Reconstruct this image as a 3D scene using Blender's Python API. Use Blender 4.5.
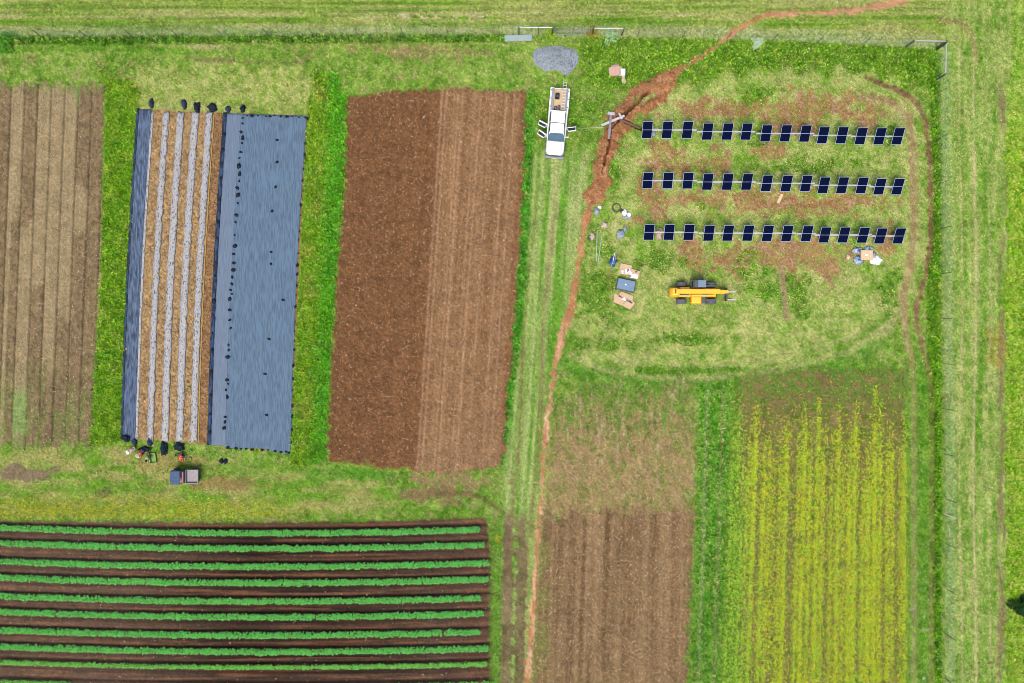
import bpy, bmesh, math, random
import numpy as np
from mathutils import Vector, Matrix, noise as mnoise
PI = math.pi
R = math.radians
for o in list(bpy.data.objects): bpy.data.objects.remove(o)
scene = bpy.context.scene
COL = scene.collection
S = 10.0          # photo pixels per metre on the ground
HC = 100.0        # camera height
GAIN = 2.45       # display brightness of an albedo-1 surface (used to turn seen colours into base colours)

# ------------------------------------------------------------------ camera, world, sun
cd = bpy.data.cameras.new('camera'); cam = bpy.data.objects.new('camera', cd); COL.objects.link(cam)
cam.location = (0, 0, HC); cam.rotation_euler = (0, 0, 0)
cd.sensor_width = 36; cd.lens = 36*HC/(1024/S); cd.clip_end = 6000; cd.clip_start = 1
scene.camera = cam
SUN_EL, SUN_AZ = R(66), R(200)      # azimuth measured clockwise from +Y
w = bpy.data.worlds.new('World'); scene.world = w; w.use_nodes = True
nt = w.node_tree
bg = nt.nodes['Background']; sky = nt.nodes.new('ShaderNodeTexSky')
sky.sky_type = 'NISHITA'; sky.sun_disc = False; sky.sun_elevation = SUN_EL; sky.sun_rotation = SUN_AZ
sky.air_density = 1.0; sky.dust_density = 4.0; sky.ozone_density = 1.0
nt.links.new(sky.outputs[0], bg.inputs[0]); bg.inputs[1].default_value = 0.10
sd = bpy.data.lights.new('sun', 'SUN'); sun = bpy.data.objects.new('sun', sd); COL.objects.link(sun)
sd.energy = 1.6; sd.angle = R(26); sd.color = (1.0, 0.92, 0.76)
dv = Vector((math.sin(SUN_AZ)*math.cos(SUN_EL), math.cos(SUN_AZ)*math.cos(SUN_EL), math.sin(SUN_EL)))
sun.rotation_euler = dv.to_track_quat('Z', 'Y').to_euler()
scene.view_settings.view_transform = 'Standard'; scene.view_settings.look = 'None'
scene.view_settings.gamma = 1; scene.view_settings.exposure = 1.38
scene.view_settings.use_curve_mapping = False
scene.cycles.max_bounces = 4; scene.cycles.filter_width = 0.9

# ------------------------------------------------------------------ numeric helpers
def lin(c):
    c = np.asarray(c, float)/255.0
    return np.where(c <= 0.04045, c/12.92, ((c+0.055)/1.055)**2.4)
def alb(r, g, b):
    v = lin((r, g, b))/GAIN
    return (min(v[0], .85), min(v[1], .85), min(v[2], .85))
_lat = {}
def vn(x, y, seed):
    if seed not in _lat: _lat[seed] = np.random.RandomState(seed+11).rand(256, 256)
    L = _lat[seed]
    xi = np.floor(x).astype(np.int64); yi = np.floor(y).astype(np.int64)
    fx = x-xi; fy = y-yi; fx = fx*fx*(3-2*fx); fy = fy*fy*(3-2*fy)
    a = L[xi & 255, yi & 255]; b = L[(xi+1) & 255, yi & 255]
    c = L[xi & 255, (yi+1) & 255]; d = L[(xi+1) & 255, (yi+1) & 255]
    return (a*(1-fx)+b*fx)*(1-fy)+(c*(1-fx)+d*fx)*fy
def fb(u, v, su, sv, seed, oct=3):      # roughly 0..1
    t = 0; a = 1; n = 0; k = 1.0
    for i in range(oct):
        t = t+a*vn(u/su*k+17.3*i, v/sv*k+5.1*i, seed*7+i); n += a; a *= .55; k *= 2.03
    t = t/n
    return np.clip((t-.5)*1.5+.5, 0, 1)
def sm(a, b, x):
    t = np.clip((x-a)/(b-a), 0, 1); return t*t*(3-2*t)
def sdist(u, v, pts):                    # signed distance to polygon, + inside
    d = np.full(u.shape, 1e9); ins = np.zeros(u.shape, bool); n = len(pts)
    for i in range(n):
        x0, y0 = pts[i]; x1, y1 = pts[(i+1) % n]
        ex, ey = x1-x0, y1-y0
        t = np.clip(((u-x0)*ex+(v-y0)*ey)/(ex*ex+ey*ey), 0, 1)
        d = np.minimum(d, (u-x0-t*ex)**2+(v-y0-t*ey)**2)
        if y0 != y1:
            c = ((y0 > v) != (y1 > v)) & (u < (x1-x0)*(v-y0)/(y1-y0)+x0)
            ins ^= c
    return np.where(ins, 1, -1)*np.sqrt(d)
def pline(u, v, pts):                    # dist minus half width for a polyline of (x,y,w)
    best = np.full(u.shape, 1e9)
    for (x0, y0, w0), (x1, y1, w1) in zip(pts[:-1], pts[1:]):
        ex, ey = x1-x0, y1-y0
        t = np.clip(((u-x0)*ex+(v-y0)*ey)/(ex*ex+ey*ey), 0, 1)
        best = np.minimum(best, np.hypot(u-x0-t*ex, v-y0-t*ey)-(w0+t*(w1-w0))/2)
    return best

# ------------------------------------------------------------------ the ground: what grows or lies where
P1 = [(-200, 84), (40, 84), (104, 87), (101, 250), (90, 446), (-200, 444)]
P2 = [(138, 109), (222, 113), (307, 116), (298, 290), (290, 452), (208, 444), (122, 438), (129, 280)]
P3 = [(347, 97), (372, 92), (430, 90), (525, 90), (520, 250), (507, 400), (503, 466), (440, 474), (383, 466), (327, 462), (335, 300), (345, 180)]
P4 = [(-300, 518), (200, 523), (340, 522), (486, 518), (492, 560), (490, 683), (490, 1000), (-300, 1000)]
P5 = [(540, 512), (697, 510), (692, 600), (687, 683), (684, 1000), (528, 1000), (534, 620)]
P5b = [(552, 392), (600, 384), (697, 380), (698, 520), (540, 522)]
P6 = [(734, 376), (800, 370), (906, 369), (906, 520), (904, 683), (902, 1000), (716, 1000), (722, 683), (730, 480)]
TR = [(912, -4, 12), (880, 6, 8), (840, 12, 6), (800, 13, 6), (765, 15, 7), (740, 27, 7), (722, 42, 5), (700, 58, 6), (675, 73, 7), (655, 84, 12), (640, 95, 20),
      (625, 112, 22), (613, 132, 22), (607, 150, 19), (600, 175, 16), (593, 196, 16), (587, 212, 10), (582, 240, 7), (576, 280, 7), (572, 306, 11), (562, 335, 9), (556, 360, 8),
      (551, 390, 6), (547, 420, 6), (544, 450, 6), (541, 500, 5), (536, 560, 5), (532, 620, 7), (527, 690, 8), (522, 900, 8)]
DITCH = [[(650, 90, 1.5), (640, 100, 2.5), (632, 108, 3), (622, 117, 3), (612, 128, 2)], [(611, 118, 2), (609, 145, 2.5), (602, 172, 1.5)], [(618, 118, 2), (630, 124, 2), (642, 129, 2.5)]]
TRK_A = [(866, 77, .6), (883, 84, 2), (905, 94, 3.5), (916, 101, 4), (924, 117, 2.2), (929, 144, 1.8), (931, 200, 1.8), (931, 240, 2), (925, 280, 2), (917, 303, 4), (916, 320, 3), (922, 345, 3), (929, 370, 2.5), (932, 400, 2.5), (932, 470, 2.5), (931, 900, 2.2)]
TRK_B = [(860, 96, 2.5), (879, 99, 4), (895, 105, 4), (908, 117, 4.5), (912, 139, 4), (914, 200, 4), (914, 240, 4), (909, 270, 4.5), (903, 295, 4), (905, 330, 2.5), (912, 361, 2.5), (914, 400, 2), (914, 900, 2)]
ARC = [(566, 352, 2), (600, 370, 3), (650, 378, 3), (710, 379, 3), (780, 371, 3), (850, 352, 3), (890, 325, 3), (904, 300, 3)]
ROWY = [527.6, 543, 561.2, 577.5, 596, 611.7, 630, 646.5, 662, 681.5, 698, 713]
ROWX = [475, 481, 484, 484, 477, 478.5, 477, 483, 484, 489, 486, 484]
def rowy(b, u): return b+5.4*(1-((u-268)/268.0)**2)
def p2s(u, v): return u+(v-110)*.049+2.3*np.sin(np.clip((v-110)/330, 0, 1)*PI)

def paint(u, v, rs=0):
    """returns display-referred linear colour, height (m), grass density, grass height (m)"""
    n1 = fb(u, v, 60, 60, 1); n2 = fb(u, v, 14, 14, 2); n3 = fb(u, v, 4.5, 4.5, 3, 2); n4 = fb(u, v, 1.7, 1.7, 4, 2)
    hs = fb(u, v, 90, 3.5, 5); vs = fb(u, v, 3.0, 110, 6)
    C = np.zeros(u.shape+(3,)); H = np.zeros(u.shape); D = np.ones(u.shape); T = np.full(u.shape, .11)
    def put(m, c, c2=None, k=None):
        nonlocal C
        c = lin(c)
        if c2 is not None:
            k = n3 if k is None else k
            c = c*(1-k[..., None])+lin(c2)*k[..., None]
        C = C*(1-m[..., None])+c*m[..., None]
    def dens(m, d, t=None):
        nonlocal D, T
        D = D*(1-m)+d*m
        if t is not None: T = T*(1-m)+t*m
    def ell(cx, cy, rx, ry, e=.35, sd=9):
        q = 1-np.hypot((u-cx)/rx, (v-cy)/ry)+(fb(u, v, 9, 9, sd)-.5)*1.3
        return sm(0, e, q)
    one = np.ones(u.shape)
    put(one, (100, 150, 34), (160, 194, 86), np.clip(.62*n2+.38*n1, 0, 1))
    put(sm(.55, .9, n3)*.5, (168, 172, 110))
    put(sm(.6, .2, n3)*.35, (62, 112, 18))
    put(sm(.66, .85, fb(u, v, 11, 7, 140))*.5, (172, 156, 110)); put(sm(.7, .88, fb(u, v, 7, 7, 141))*.4, (70, 134, 22))
    # --- top band
    t = sm(50, 36, v)
    put(t*.8, (98, 148, 32), (172, 188, 94), np.clip((hs-.5)*1.5+.5, 0, 1))
    put(sm(.55, .8, hs)*t*.6, (176, 178, 116))
    l = np.exp(-((v-15-1.5*np.sin(u/90)+1.5*sm(300, 600, u))/1.3)**2)*sm(.15, .5, fb(u, v, 40, 9, 12)); put(l*.75*sm(720, 660, u), (186, 180, 128))
    l = np.exp(-((v-8)/.9)**2); put(l*.3, (80, 118, 34))
    l = sm(5, 1, abs(v-16))*sm(.52, .72, fb(u, v, 8, 3, 13))*(sm(320, 420, u)*sm(520, 480, u)+sm(640, 660, u)*sm(710, 690, u)); put(l*.9, (208, 200, 150))
    fy = np.interp(u, [0, 300, 505, 624, 760, 850, 936], [38, 36.5, 35.5, 36.5, 39, 43, 48])
    pale = sm(9, 4, abs(v-(fy-5)))*sm(945, 930, u)
    put(pale*(.15+.75*fb(u, v, 16, 6, 14)), (150, 178, 108), (186, 196, 140)); dens(pale, 1, .14)
    m = sm(5.5, 2, abs(v-(fy+2.5)))*sm(560, 480, u); put(m*.8, (58, 124, 20), (112, 164, 44)); dens(m, 1, .4)
    m = sm(5, 2, abs(v-50+3*np.sin(u/50)))*sm(260, 140, u); put(m*.6, (66, 140, 10), (110, 162, 36))
    m = sm(60, 40, v-38)*sm(0, 2, v-fy)*sm(560, 600, u)*sm(940, 930, u); put(m*.75, (70, 132, 12), (128, 176, 42), fb(u, v, 5, 5, 15)); dens(m, 1, .26)
    m = sm(4, 1, abs(v-60-2*np.sin(u/35)))*sm(170, 215, u)*sm(330, 270, u)*sm(.35, .6, n2); put(m*.7, (136, 112, 84))
    m = ell(420, 51, 75, 7); put(m*.6, (168, 152, 104), (150, 120, 92))
    m = ell(205, 47, 25, 3); put(m*.6, (190, 180, 130))
    # --- above the covered plot
    m = sdist(u, v, [(136, 68), (300, 66), (314, 90), (308, 118), (138, 112)])+(n2-.5)*10
    m = m+(n3-.5)*6; put(sm(-5, 6, m)*.8, (138, 172, 66), (196, 198, 124)); dens(sm(-3, 4, m), .8, .12)
    # --- green strips
    m = sm(-2, 2, sdist(u, v, [(104, 70), (138, 90), (122, 440), (86, 470), (90, 440), (101, 250)])+(n3-.5)*4+(n2-.5)*14*sm(115, 85, v)+(n2-.5)*12*sm(430, 455, v))
    put(m*.9, (82, 152, 16), (146, 190, 44), np.clip(n2*.5+n3*.5, 0, 1)); dens(m, 1, .26)
    m = sm(-2, 2, sdist(u, v, [(312, 60), (340, 70), (350, 95), (346, 180), (335, 300), (326, 460), (290, 470), (290, 452), (298, 290), (307, 116)])+(n3-.5)*4+(n2-.5)*16*sm(125, 85, v)-6*sm(110, 70, v))
    xx = (u-np.interp(v, [110, 450], [307, 290]))/38
    put(m*.9, (128, 174, 36), (78, 172, 28), np.clip(sm(.3, .8, xx)*.75+n3*.5-.12, 0, 1)); dens(m, 1, .28)
    put(m*sm(.6, .8, n2)*.35*sm(.7, .3, xx), (176, 172, 84))
    m = sm(-2, 3, 7-abs(u-np.interp(v, [90, 250, 400, 470], [529, 523, 510, 506]))+(n3-.5)*6)*sm(85, 100, v)*sm(480, 460, v)
    put(m*.9, (54, 142, 28), (100, 170, 50)); dens(m, 1, .26)
    # --- meadow belt with wheel tracks between the ploughed plot and the trench
    bl = np.interp(v, [90, 300, 470, 700], [534, 524, 500, 492]); br = np.interp(v, [90, 200, 300, 470, 700], [600, 588, 572, 543, 528])
    belt = sm(0, 6, u-bl)*sm(0, 6, br-u)*sm(140, 165, v)
    lu = u+(v-300)*.07
    put(belt*.85, (104, 162, 46), (184, 196, 126), np.clip((fb(lu, v, 3.6, 110, 16)-.5)*1.5+.5, 0, 1)); dens(belt, .6, .10)
    for cx, wd in ((527, 2.6), (547, 2.6)):
        l = np.exp(-((lu-cx+2*np.sin(v/40))/wd)**2)*belt*sm(160, 260, v)
        put(l*(.35+.5*fb(u, v, 5, 24, 17)), (142, 122, 84)); dens(l, .35)
    tk = sm(505, 525, v)
    for cx, wd in ((509, 5.5), (522.5, 5)):
        cxx = cx-(v-515)*.02
        l = sm(wd+1.5, wd-1, abs(u-cxx)+(n3-.5)*5)*tk; put(l*.85, (104, 84, 62), (146, 124, 98), n2); dens(l, .12); H -= l*.08
    l = sm(3, 0, pline(u, v, [(400, 497, 3), (440, 492, 3), (470, 494, 2), (492, 503, 2), (503, 514, 2)])); put(l*.6, (108, 92, 62)); dens(l, .3)
    m = ell(425, 492, 50, 12); put(m*.75, (154, 128, 94), (128, 104, 74)); dens(m, .35)
    m = ell(450, 482, 50, 10); put(m*.6, (156, 128, 96)); dens(m, .4)
    # --- lower left headland
    m = sdist(u, v, [(-300, 446), (90, 446), (120, 442), (330, 470), (400, 490), (400, 512), (-300, 520)])
    put(sm(-3, 6, m)*.8, (112, 164, 44), (184, 178, 110), np.clip((fb(u, v, 24, 7, 18)-.5)*1.7+.45, 0, 1)); dens(sm(-3, 6, m), .75, .12)
    m = ell(25, 473, 40, 8); put(m*.85, (136, 116, 100)); dens(m, .3)
    m = ell(105, 493, 12, 5); put(m*.6, (92, 86, 60))
    m = ell(160, 463, 45, 10); put(m*.7, (164, 148, 92)); dens(m, .4)
    m = ell(215, 483, 60, 7); put(m*.75, (156, 130, 86)); dens(m, .4)
    m = ell(345, 476, 38, 7); put(m*.6, (74, 150, 24)); 
    m = ell(250, 468, 30, 9); put(m*.4, (96, 160, 40))
    yl = sm(16, 5, abs(v-507))*sm(330, 190, u)*sm(.3, .6, fb(u, v, 22, 6, 100)); put(yl*.6, (148, 164, 60), (176, 178, 84), n3)
    yl2 = sm(7, 2, abs(v-514))*sm(330, 240, u)*sm(.4, .6, fb(u, v, 2.2, 1.8, 19, 2)); put(yl2*.45, (190, 196, 60))
    # --- array yard
    yard = sm(-6, 8, sdist(u, v, [(640, 96), (760, 66), (880, 74), (912, 100), (926, 150), (928, 260), (905, 310), (880, 350), (720, 376), (590, 366), (568, 330), (600, 215), (628, 160)])+(n2-.5)*16)
    put(yard*.85, (120, 168, 50), (192, 196, 122), np.clip((n2*.5+n3*.5-.5)*1.5+.55, 0, 1)); dens(yard, .62, .09)
    pm = np.zeros(u.shape)
    for (cx, cy, rx, ry, s_) in [(720, 110, 60, 12, 20), (815, 106, 70, 20, 21), (790, 128, 40, 12, 22), (868, 118, 12, 14, 23), (660, 150, 18, 14, 24), (680, 165, 35, 14, 25), (718, 160, 12, 18, 26), (655, 205, 14, 30, 27),
                             (645, 190, 10, 16, 28), (750, 200, 60, 16, 29), (820, 204, 60, 14, 30), (700, 200, 50, 8, 31), (690, 255, 16, 18, 32), (718, 258, 12, 18, 33), (738, 262, 12, 22, 40), (800, 252, 60, 16, 34), (830, 268, 16, 22, 35), (790, 262, 26, 16, 36),
                             (885, 244, 12, 22, 37), (610, 283, 6, 14, 38), (850, 253, 16, 10, 41), (768, 150, 16, 14, 42), (850, 200, 50, 8, 43), (640, 222, 12, 7, 44)]:
        pm = np.maximum(pm, ell(cx, cy, rx, ry, .5, s_))
    pm = pm*yard*sm(.12, .5, fb(u, v, 7, 7, 45)+.15)*(.65+.35*sm(.25, .6, n3))
    put(pm*.88, (188, 138, 102), (150, 102, 70), n3); dens(pm, .3); 
    put(pm*sm(.62, .85, n3)*.45, (208, 176, 146))
    gm = np.zeros(u.shape)
    for (cx, cy, rx, ry, s_) in [(770, 290, 30, 22, 50), (800, 292, 16, 26, 51), (600, 300, 30, 40, 52), (660, 262, 28, 14, 53), (756, 138, 14, 10, 54), (700, 205, 8, 4, 55), (810, 165, 60, 8, 56), (610, 170, 8, 14, 57), (605, 245, 14, 20, 58),
                             (885, 140, 14, 14, 59), (890, 290, 14, 26, 60), (755, 96, 26, 10, 61), (745, 270, 12, 20, 62), (604, 345, 50, 8, 63), (680, 340, 60, 7, 64), (690, 370, 80, 5, 65), (560, 110, 40, 22, 68)]:
        gm = np.maximum(gm, ell(cx, cy, rx, ry, .6, s_))
    put(gm*.72, (78, 146, 22), (124, 172, 50), n3); dens(gm, 1, .22)
    l = sm(2.5, .8, pline(u, v, [(781, 268, 3), (784, 290, 3), (787, 318, 3)])); put(l*.8, (172, 148, 112)); dens(l, .2)
    # arcs left by a machine turning below the array
    dA = pline(u, v, ARC)
    for off, a, c in ((-1, .8, (184, 180, 126)), (7, .5, (82, 138, 34)), (14, .4, (186, 180, 128)), (24, .35, (90, 144, 40))):
        inner = sdist(u, v, [(x, y) for x, y, _ in ARC]+[(740, 200)]) if off > 0 else None
        if off > 0: l = np.exp(-((inner-off)/2.4)**2)*sm(10, 20, off-inner+30)*sm(290, 315, v)
        else: l = sm(2.5, 0, dA)
        put(l*a*(.3+.7*fb(u, v, 18, 8, 66)), c)
    put(sm(14, 3, abs(sdist(u, v, [(x, y) for x, y, _ in ARC]+[(740, 200)])+10))*sm(330, 350, v)*sm(905, 880, u)*.7, (70, 142, 26), (112, 162, 52)); 
    # --- weedy and bare plots lower right
    m = sm(-8, 10, sdist(u, v, P5b)+(fb(u, v, 14, 22, 70)-.5)*22)
    k = np.clip(sm(375, 470, v)*.8+(fb(u, v, 4, 7, 71)-.5)*1.3+.12, 0, 1)
    put(m*.9, (108, 144, 54), (168, 140, 102), k); D = D*(1-m*.85*k)
    put(m*sm(.7, .9, fb(u, v, 2.5, 16, 72))*.6, (190, 170, 136))
    m = sm(-4, 4, sdist(u, v, P5)+(n3-.5)*8+(n2-.5)*8+(fb(u, v, 3, 14, 130)-.5)*16*sm(530, 510, v))
    s5 = u+(v-510)*.03
    put(m, (116, 92, 60), (172, 144, 106), np.clip(fb(s5, v, 4.5, 260, 73)*.8+n3*.35-.1, 0, 1)); D = D*(1-m)
    for cx in (573, 630, 676): put(m*np.exp(-((s5-cx)/2)**2)*.3, (170, 132, 96) if cx > 600 else (92, 68, 48))
    H += m*(.035*np.sin(s5*2*PI/8.3)-.02)+m*(n4-.5)*.05
    put(m*sm(556, 542, u)*sm(.3, .6, n2)*.6, (142, 150, 78)); D = np.maximum(D, m*sm(556, 540, u)*.4)
    # green lane
    lane = sm(-2, 3, sdist(u, v, [(698, 384), (732, 380), (730, 480), (720, 700), (712, 900), (684, 900), (690, 640), (696, 510)])+(n3-.5)*4)
    put(lane*.9, (66, 154, 18), (142, 192, 76), n3); dens(lane, 1, .24)
    ls = u+(v-440)*.032
    for cx, c in ((706, (168, 190, 124)), (721.5, (158, 168, 104))):
        l = np.exp(-((ls-cx)/1.6)**2)*sm(370, 400, v)*sm(-6, 0, sdist(u, v, [(696, 370), (735, 370), (722, 900), (684, 900)])); put(l*.7, c)
    # --- flowering cover crop soil
    m6 = sm(-3, 3, sdist(u, v, P6)+(n3-.5)*7+(n2-.5)*9*sm(400, 375, v))
    put(m6, (142, 124, 80), (98, 116, 44), n3); D = D*(1-m6)
    top = m6*sm(425, 385, v); put(top*.6*sm(.3, .6, n3), (110, 148, 58)); D = np.maximum(D, top*.35*sm(.3, .6, n3))
    put(m6*sm(745, 733, u)*.7, (76, 136, 20)); 
    # --- right side lane
    lane = sm(0, 3, u-906)*sm(0, 4, 944-u)*sm(320, 380, v)
    put(lane*.8, (76, 144, 22), (124, 170, 56), n3)
    put(lane*sm(.72, .9, fb(u, v, 3.5, 7, 74))*.6*sm(560, 600, v+40*n1), (188, 200, 156))
    m = sm(0, 3, u-np.interp(v, [90, 190, 300, 700], [928, 933, 925, 934]))*sm(0, 3, 942-u)*sm(40, 60, v); put(m*.8, (72, 140, 10), (118, 172, 26)); dens(m, 1, .3)
    bB = sm(4, 0, pline(u, v, TRK_B)+(n3-.5)*4); fade = 1-.45*sm(330, 380, v)
    put(bB*.85*fade, (156, 128, 90), (184, 166, 122)); dens(bB, .15)
    bA = sm(2.2, 0, pline(u, v, TRK_A)+(n3-.5)*3); put(bA*.95*fade, (112, 86, 56), (164, 134, 100)); dens(bA, .05); H -= bA*.06*fade
    m = ell(868, 97, 16, 4, .5, 75); put(m*.7, (142, 116, 80)); dens(m, .2)
    # --- beyond the east fence
    e = sm(942, 950, u)
    put(e*.85, (106, 160, 40), (184, 198, 116), np.clip((fb(u, v, 5, 60, 76)*.6+n3*.4-.5)*1.6+.5, 0, 1)); dens(e, .7, .12)
    band = sm(7, 3, abs(u-np.interp(v, [40, 350, 700], [946, 950, 951])))*sm(40, 50, v); put(band*(.2+.6*fb(u, v, 5, 12, 77)), (150, 186, 116), (170, 194, 118)); dens(band, 1, .12)
    for cx, a in ((961, .45), (975, .85), (989, .4)):
        l = np.exp(-((u-cx+1.5*np.sin(v/60))/1.2)**2)*sm(20, 60, v); l = l*a*(.4+.9*fb(u, v, 5, 26, 78)); put(np.clip(l, 0, 1), (206, 188, 144)); dens(np.clip(l, 0, 1), .1)
    l = pline(u, v, [(940, 20, 4), (962, 22, 4), (972, 35, 3), (977, 60, 2)]); put(sm(3, 0, l)*.5, (160, 136, 96))
    m = ell(956, 37, 6, 5, .5, 79); put(m*.7, (160, 132, 112)); dens(m, .3)
    l = sm(6, 2, abs(u-1002)+(n3-.5)*5)*sm(60, 120, v)*sm(.25, .6, fb(u, v, 8, 50, 80)); put(l*.85, (160, 136, 108), (120, 104, 74)); dens(l, .15)
    m = ell(997, 345, 12, 20, .5, 81); put(m*.45, (164, 140, 40))
    g = sm(1003, 1008, u+(n2-.5)*8-8*sm(120, 60, v)); g = g*(.35+.65*sm(40, 170, v)); put(g*.95, (124, 190, 24), (180, 222, 80), n3); dens(g, 1, .22)
    # --- red earth thrown out of the trench
    dT = pline(u, v, TR)+1.0+(n2-.5)*14*sm(55, 80, v)*sm(230, 200, v)+(n3-.5)*4.5
    extra = pline(u, v, [(668, 84, 12), (662, 97, 18), (648, 106, 12)])+(n2-.5)*10+(n3-.5)*4
    m = np.maximum(sm(1.5, -1.2, dT), sm(2, -2, extra))
    fresh = sm(60, 80, v)*sm(215, 200, v)
    put(m*.93, (180, 120, 82), (210, 154, 116), n2); put(m*sm(745, 790, u)*.6, (212, 166, 130))
    put(m*fresh*.65*sm(.4, .65, n2), (142, 84, 50), (172, 110, 70), n3)
    put(m*sm(.66, .85, n3)*.5, (214, 166, 128)); D = D*(1-m*.97)
    put(m*sm(315, 345, v)*sm(.42, .7, fb(u, v, 3, 16, 101))*.7, (232, 192, 158))
    H += fresh*sm(1, -6, np.minimum(dT, extra))*(.12+.28*fb(u, v, 5, 5, 82))
    dd = np.minimum.reduce([pline(u, v, p) for p in DITCH])+(n3-.5)*1.6
    dt = sm(.8, -.8, dd); H = H*(1-dt)-.55*dt; put(dt*.75, (104, 62, 36)); 
    gi = ell(638, 100, 12, 5, .5, 102); put(gi*.7*fresh, (150, 150, 84)); D = np.maximum(D, gi*.6*fresh)
    # --- plot 1, straight beds
    m = sm(-2, 2, sdist(u, v, P1)+(n3-.5)*4+(fb(u, v, 3, 12, 110)-.5)*14*(sm(110, 84, v)+sm(400, 446, v))); s1 = u+(v-85)*.038+.0
    k = (s1-11.5)/13.4; f = k-np.floor(k); ki = np.floor(k).astype(int)
    tan, brn = lin((168, 150, 114)), lin((146, 126, 94))
    br = np.zeros(u.shape)
    def seg(i, a, b, fa=0, fb_=1): 
        nonlocal br
        br = np.where(ki == i, np.maximum(br, sm(a-9, a+9, v+(n3-.5)*22)*sm(b+9, b-9, v+(n3-.5)*22)*(f >= fa)*(f <= fb_)), br)
    seg(-1, 0, 900); seg(0, 218, 900, .35, 1); seg(1, 0, 225); seg(2, 280, 900); seg(3, 365, 900); seg(4, 315, 900); seg(5, 0, 190); seg(5, 235, 900); seg(6, 0, 900)
    for i in (-2, -4, -5, -7): seg(i, 0, 900)
    mott = fb(u, v, 2.2, 3.0, 83, 2)
    base = tan*(1-br[..., None])+(brn*(1.18-.5*mott[..., None]))*br[..., None]
    base = base*(.88+.24*fb(s1, v, 1.6, 90, 84))[..., None]
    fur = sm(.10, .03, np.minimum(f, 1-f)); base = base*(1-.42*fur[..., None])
    C = C*(1-m[..., None])+base*m[..., None]; H += m*(-.09*fur-.02*br*n4); D = D*(1-m)
    grn = m*np.clip(sm(330, 446, v)*.9+sm(100, 84, v)*.7, 0, 1)*sm(.35, .65, fb(s1, v, 3, 16, 85)); put(grn*.65, (122, 152, 70)); D = np.maximum(D, grn*.5)
    l = m*(ki == 1)*sm(385, 400, v)*sm(440, 425, v); put(l*.7, (136, 176, 96))
    l = m*sm(5, 2, abs(s1-77))*sm(118, 84, v); put(l*.6, (124, 158, 84))
    # --- plot 2, soil and straw between the films
    m = sm(-1.2, 1.2, sdist(u, v, P2)+(n3-.5)*1.5)
    put(m, (128, 96, 64), (208, 174, 126), fb(u, v, 1.5, 1.5, 86, 2)); put(m*sm(.5, .7, fb(u, v, 1.3, 2.6, 122, 2))*.4*sm(216, 206, p2s(u, v)), (206, 180, 130)); put(m*sm(214, 217, p2s(u, v))*.4, (128, 82, 52)); D = D*(1-m); H += m*(n4-.5)*.03
    # --- plot 3, ploughed
    m = sm(-2.2, 2.2, sdist(u, v, P3)+(n3-.5)*6+(n2-.5)*6*sm(130, 95, v)+(n2-.5)*8*sm(440, 465, v)); s3 = u+(v-90)*.066
    right = sm(-3, 3, s3-442+(n3-.5)*5)
    put(m, (116, 80, 50), (140, 102, 68), np.clip(n4*.6+fb(s3, v, 5, 200, 87)*.4, 0, 1))
    put(m*right, (138, 103, 69), (168, 132, 96), np.clip(n4*.35+fb(s3, v, 2.8, 220, 88)*.75-.1, 0, 1))
    for cx in (442.5, 447, 459, 463, 476, 481, 492, 507, 515): put(m*np.exp(-((s3-cx)/1.0)**2)*.6*(.5+.7*fb(s3, v, 4, 40, 103)), (198, 158, 126))
    put(m*sm(400, 470, v)*right*.25, (170, 140, 106))
    put(m*sm(8, 0, abs(s3-528)-2)*.4, (132, 80, 52)); H += m*(n4-.5)*.06+m*right*.03*np.sin(s3*2*PI/8); D = D*(1-m)
    # --- plot 4, dark ridged crop land
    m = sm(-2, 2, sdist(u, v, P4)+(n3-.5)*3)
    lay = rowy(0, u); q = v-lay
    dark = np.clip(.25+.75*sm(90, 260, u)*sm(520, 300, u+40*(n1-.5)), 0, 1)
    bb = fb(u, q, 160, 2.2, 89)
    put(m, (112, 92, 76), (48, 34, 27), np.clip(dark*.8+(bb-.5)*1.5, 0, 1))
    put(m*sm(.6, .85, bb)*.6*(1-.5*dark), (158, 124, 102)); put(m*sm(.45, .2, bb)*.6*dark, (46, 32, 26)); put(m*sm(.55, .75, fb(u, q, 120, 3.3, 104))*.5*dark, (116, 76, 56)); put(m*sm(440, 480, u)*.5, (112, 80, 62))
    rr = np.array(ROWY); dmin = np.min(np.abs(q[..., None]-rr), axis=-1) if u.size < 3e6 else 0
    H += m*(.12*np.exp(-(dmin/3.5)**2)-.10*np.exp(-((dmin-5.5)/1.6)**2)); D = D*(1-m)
    put(m*np.exp(-((dmin-4.6)/1.6)**2)*.75*(.5+.5*dark), (38, 25, 20)); put(m*sm(5.5, 7, dmin)*sm(.6, .8, fb(u, q, 60, 1.6, 121))*.5, (158, 110, 78))  # near-black bands paint the crop rows' shade into the soil on both sides
    e = sm(486, 494, u)*sm(503, 500, u)*sm(515, 525, v); put(e*.7, (104, 150, 50)); D = np.maximum(D, e)
    m = ell(498, 540, 5, 5, .5, 90); put(m*.6, (178, 170, 30))
    # pile of fresh green at gravel notch
    grain = (np.random.RandomState(rs).rand(*u.shape)-.5)
    C = C*(1+grain*(.42+.25*D))[..., None]*(.80+.4*n4)[..., None]*(.86+.28*fb(u, v, 9, 9, 97))[..., None]
    H = H-D*.05+D*.07*(n3-.6)
    return np.clip(C, 0, 1), H, D, T

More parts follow.
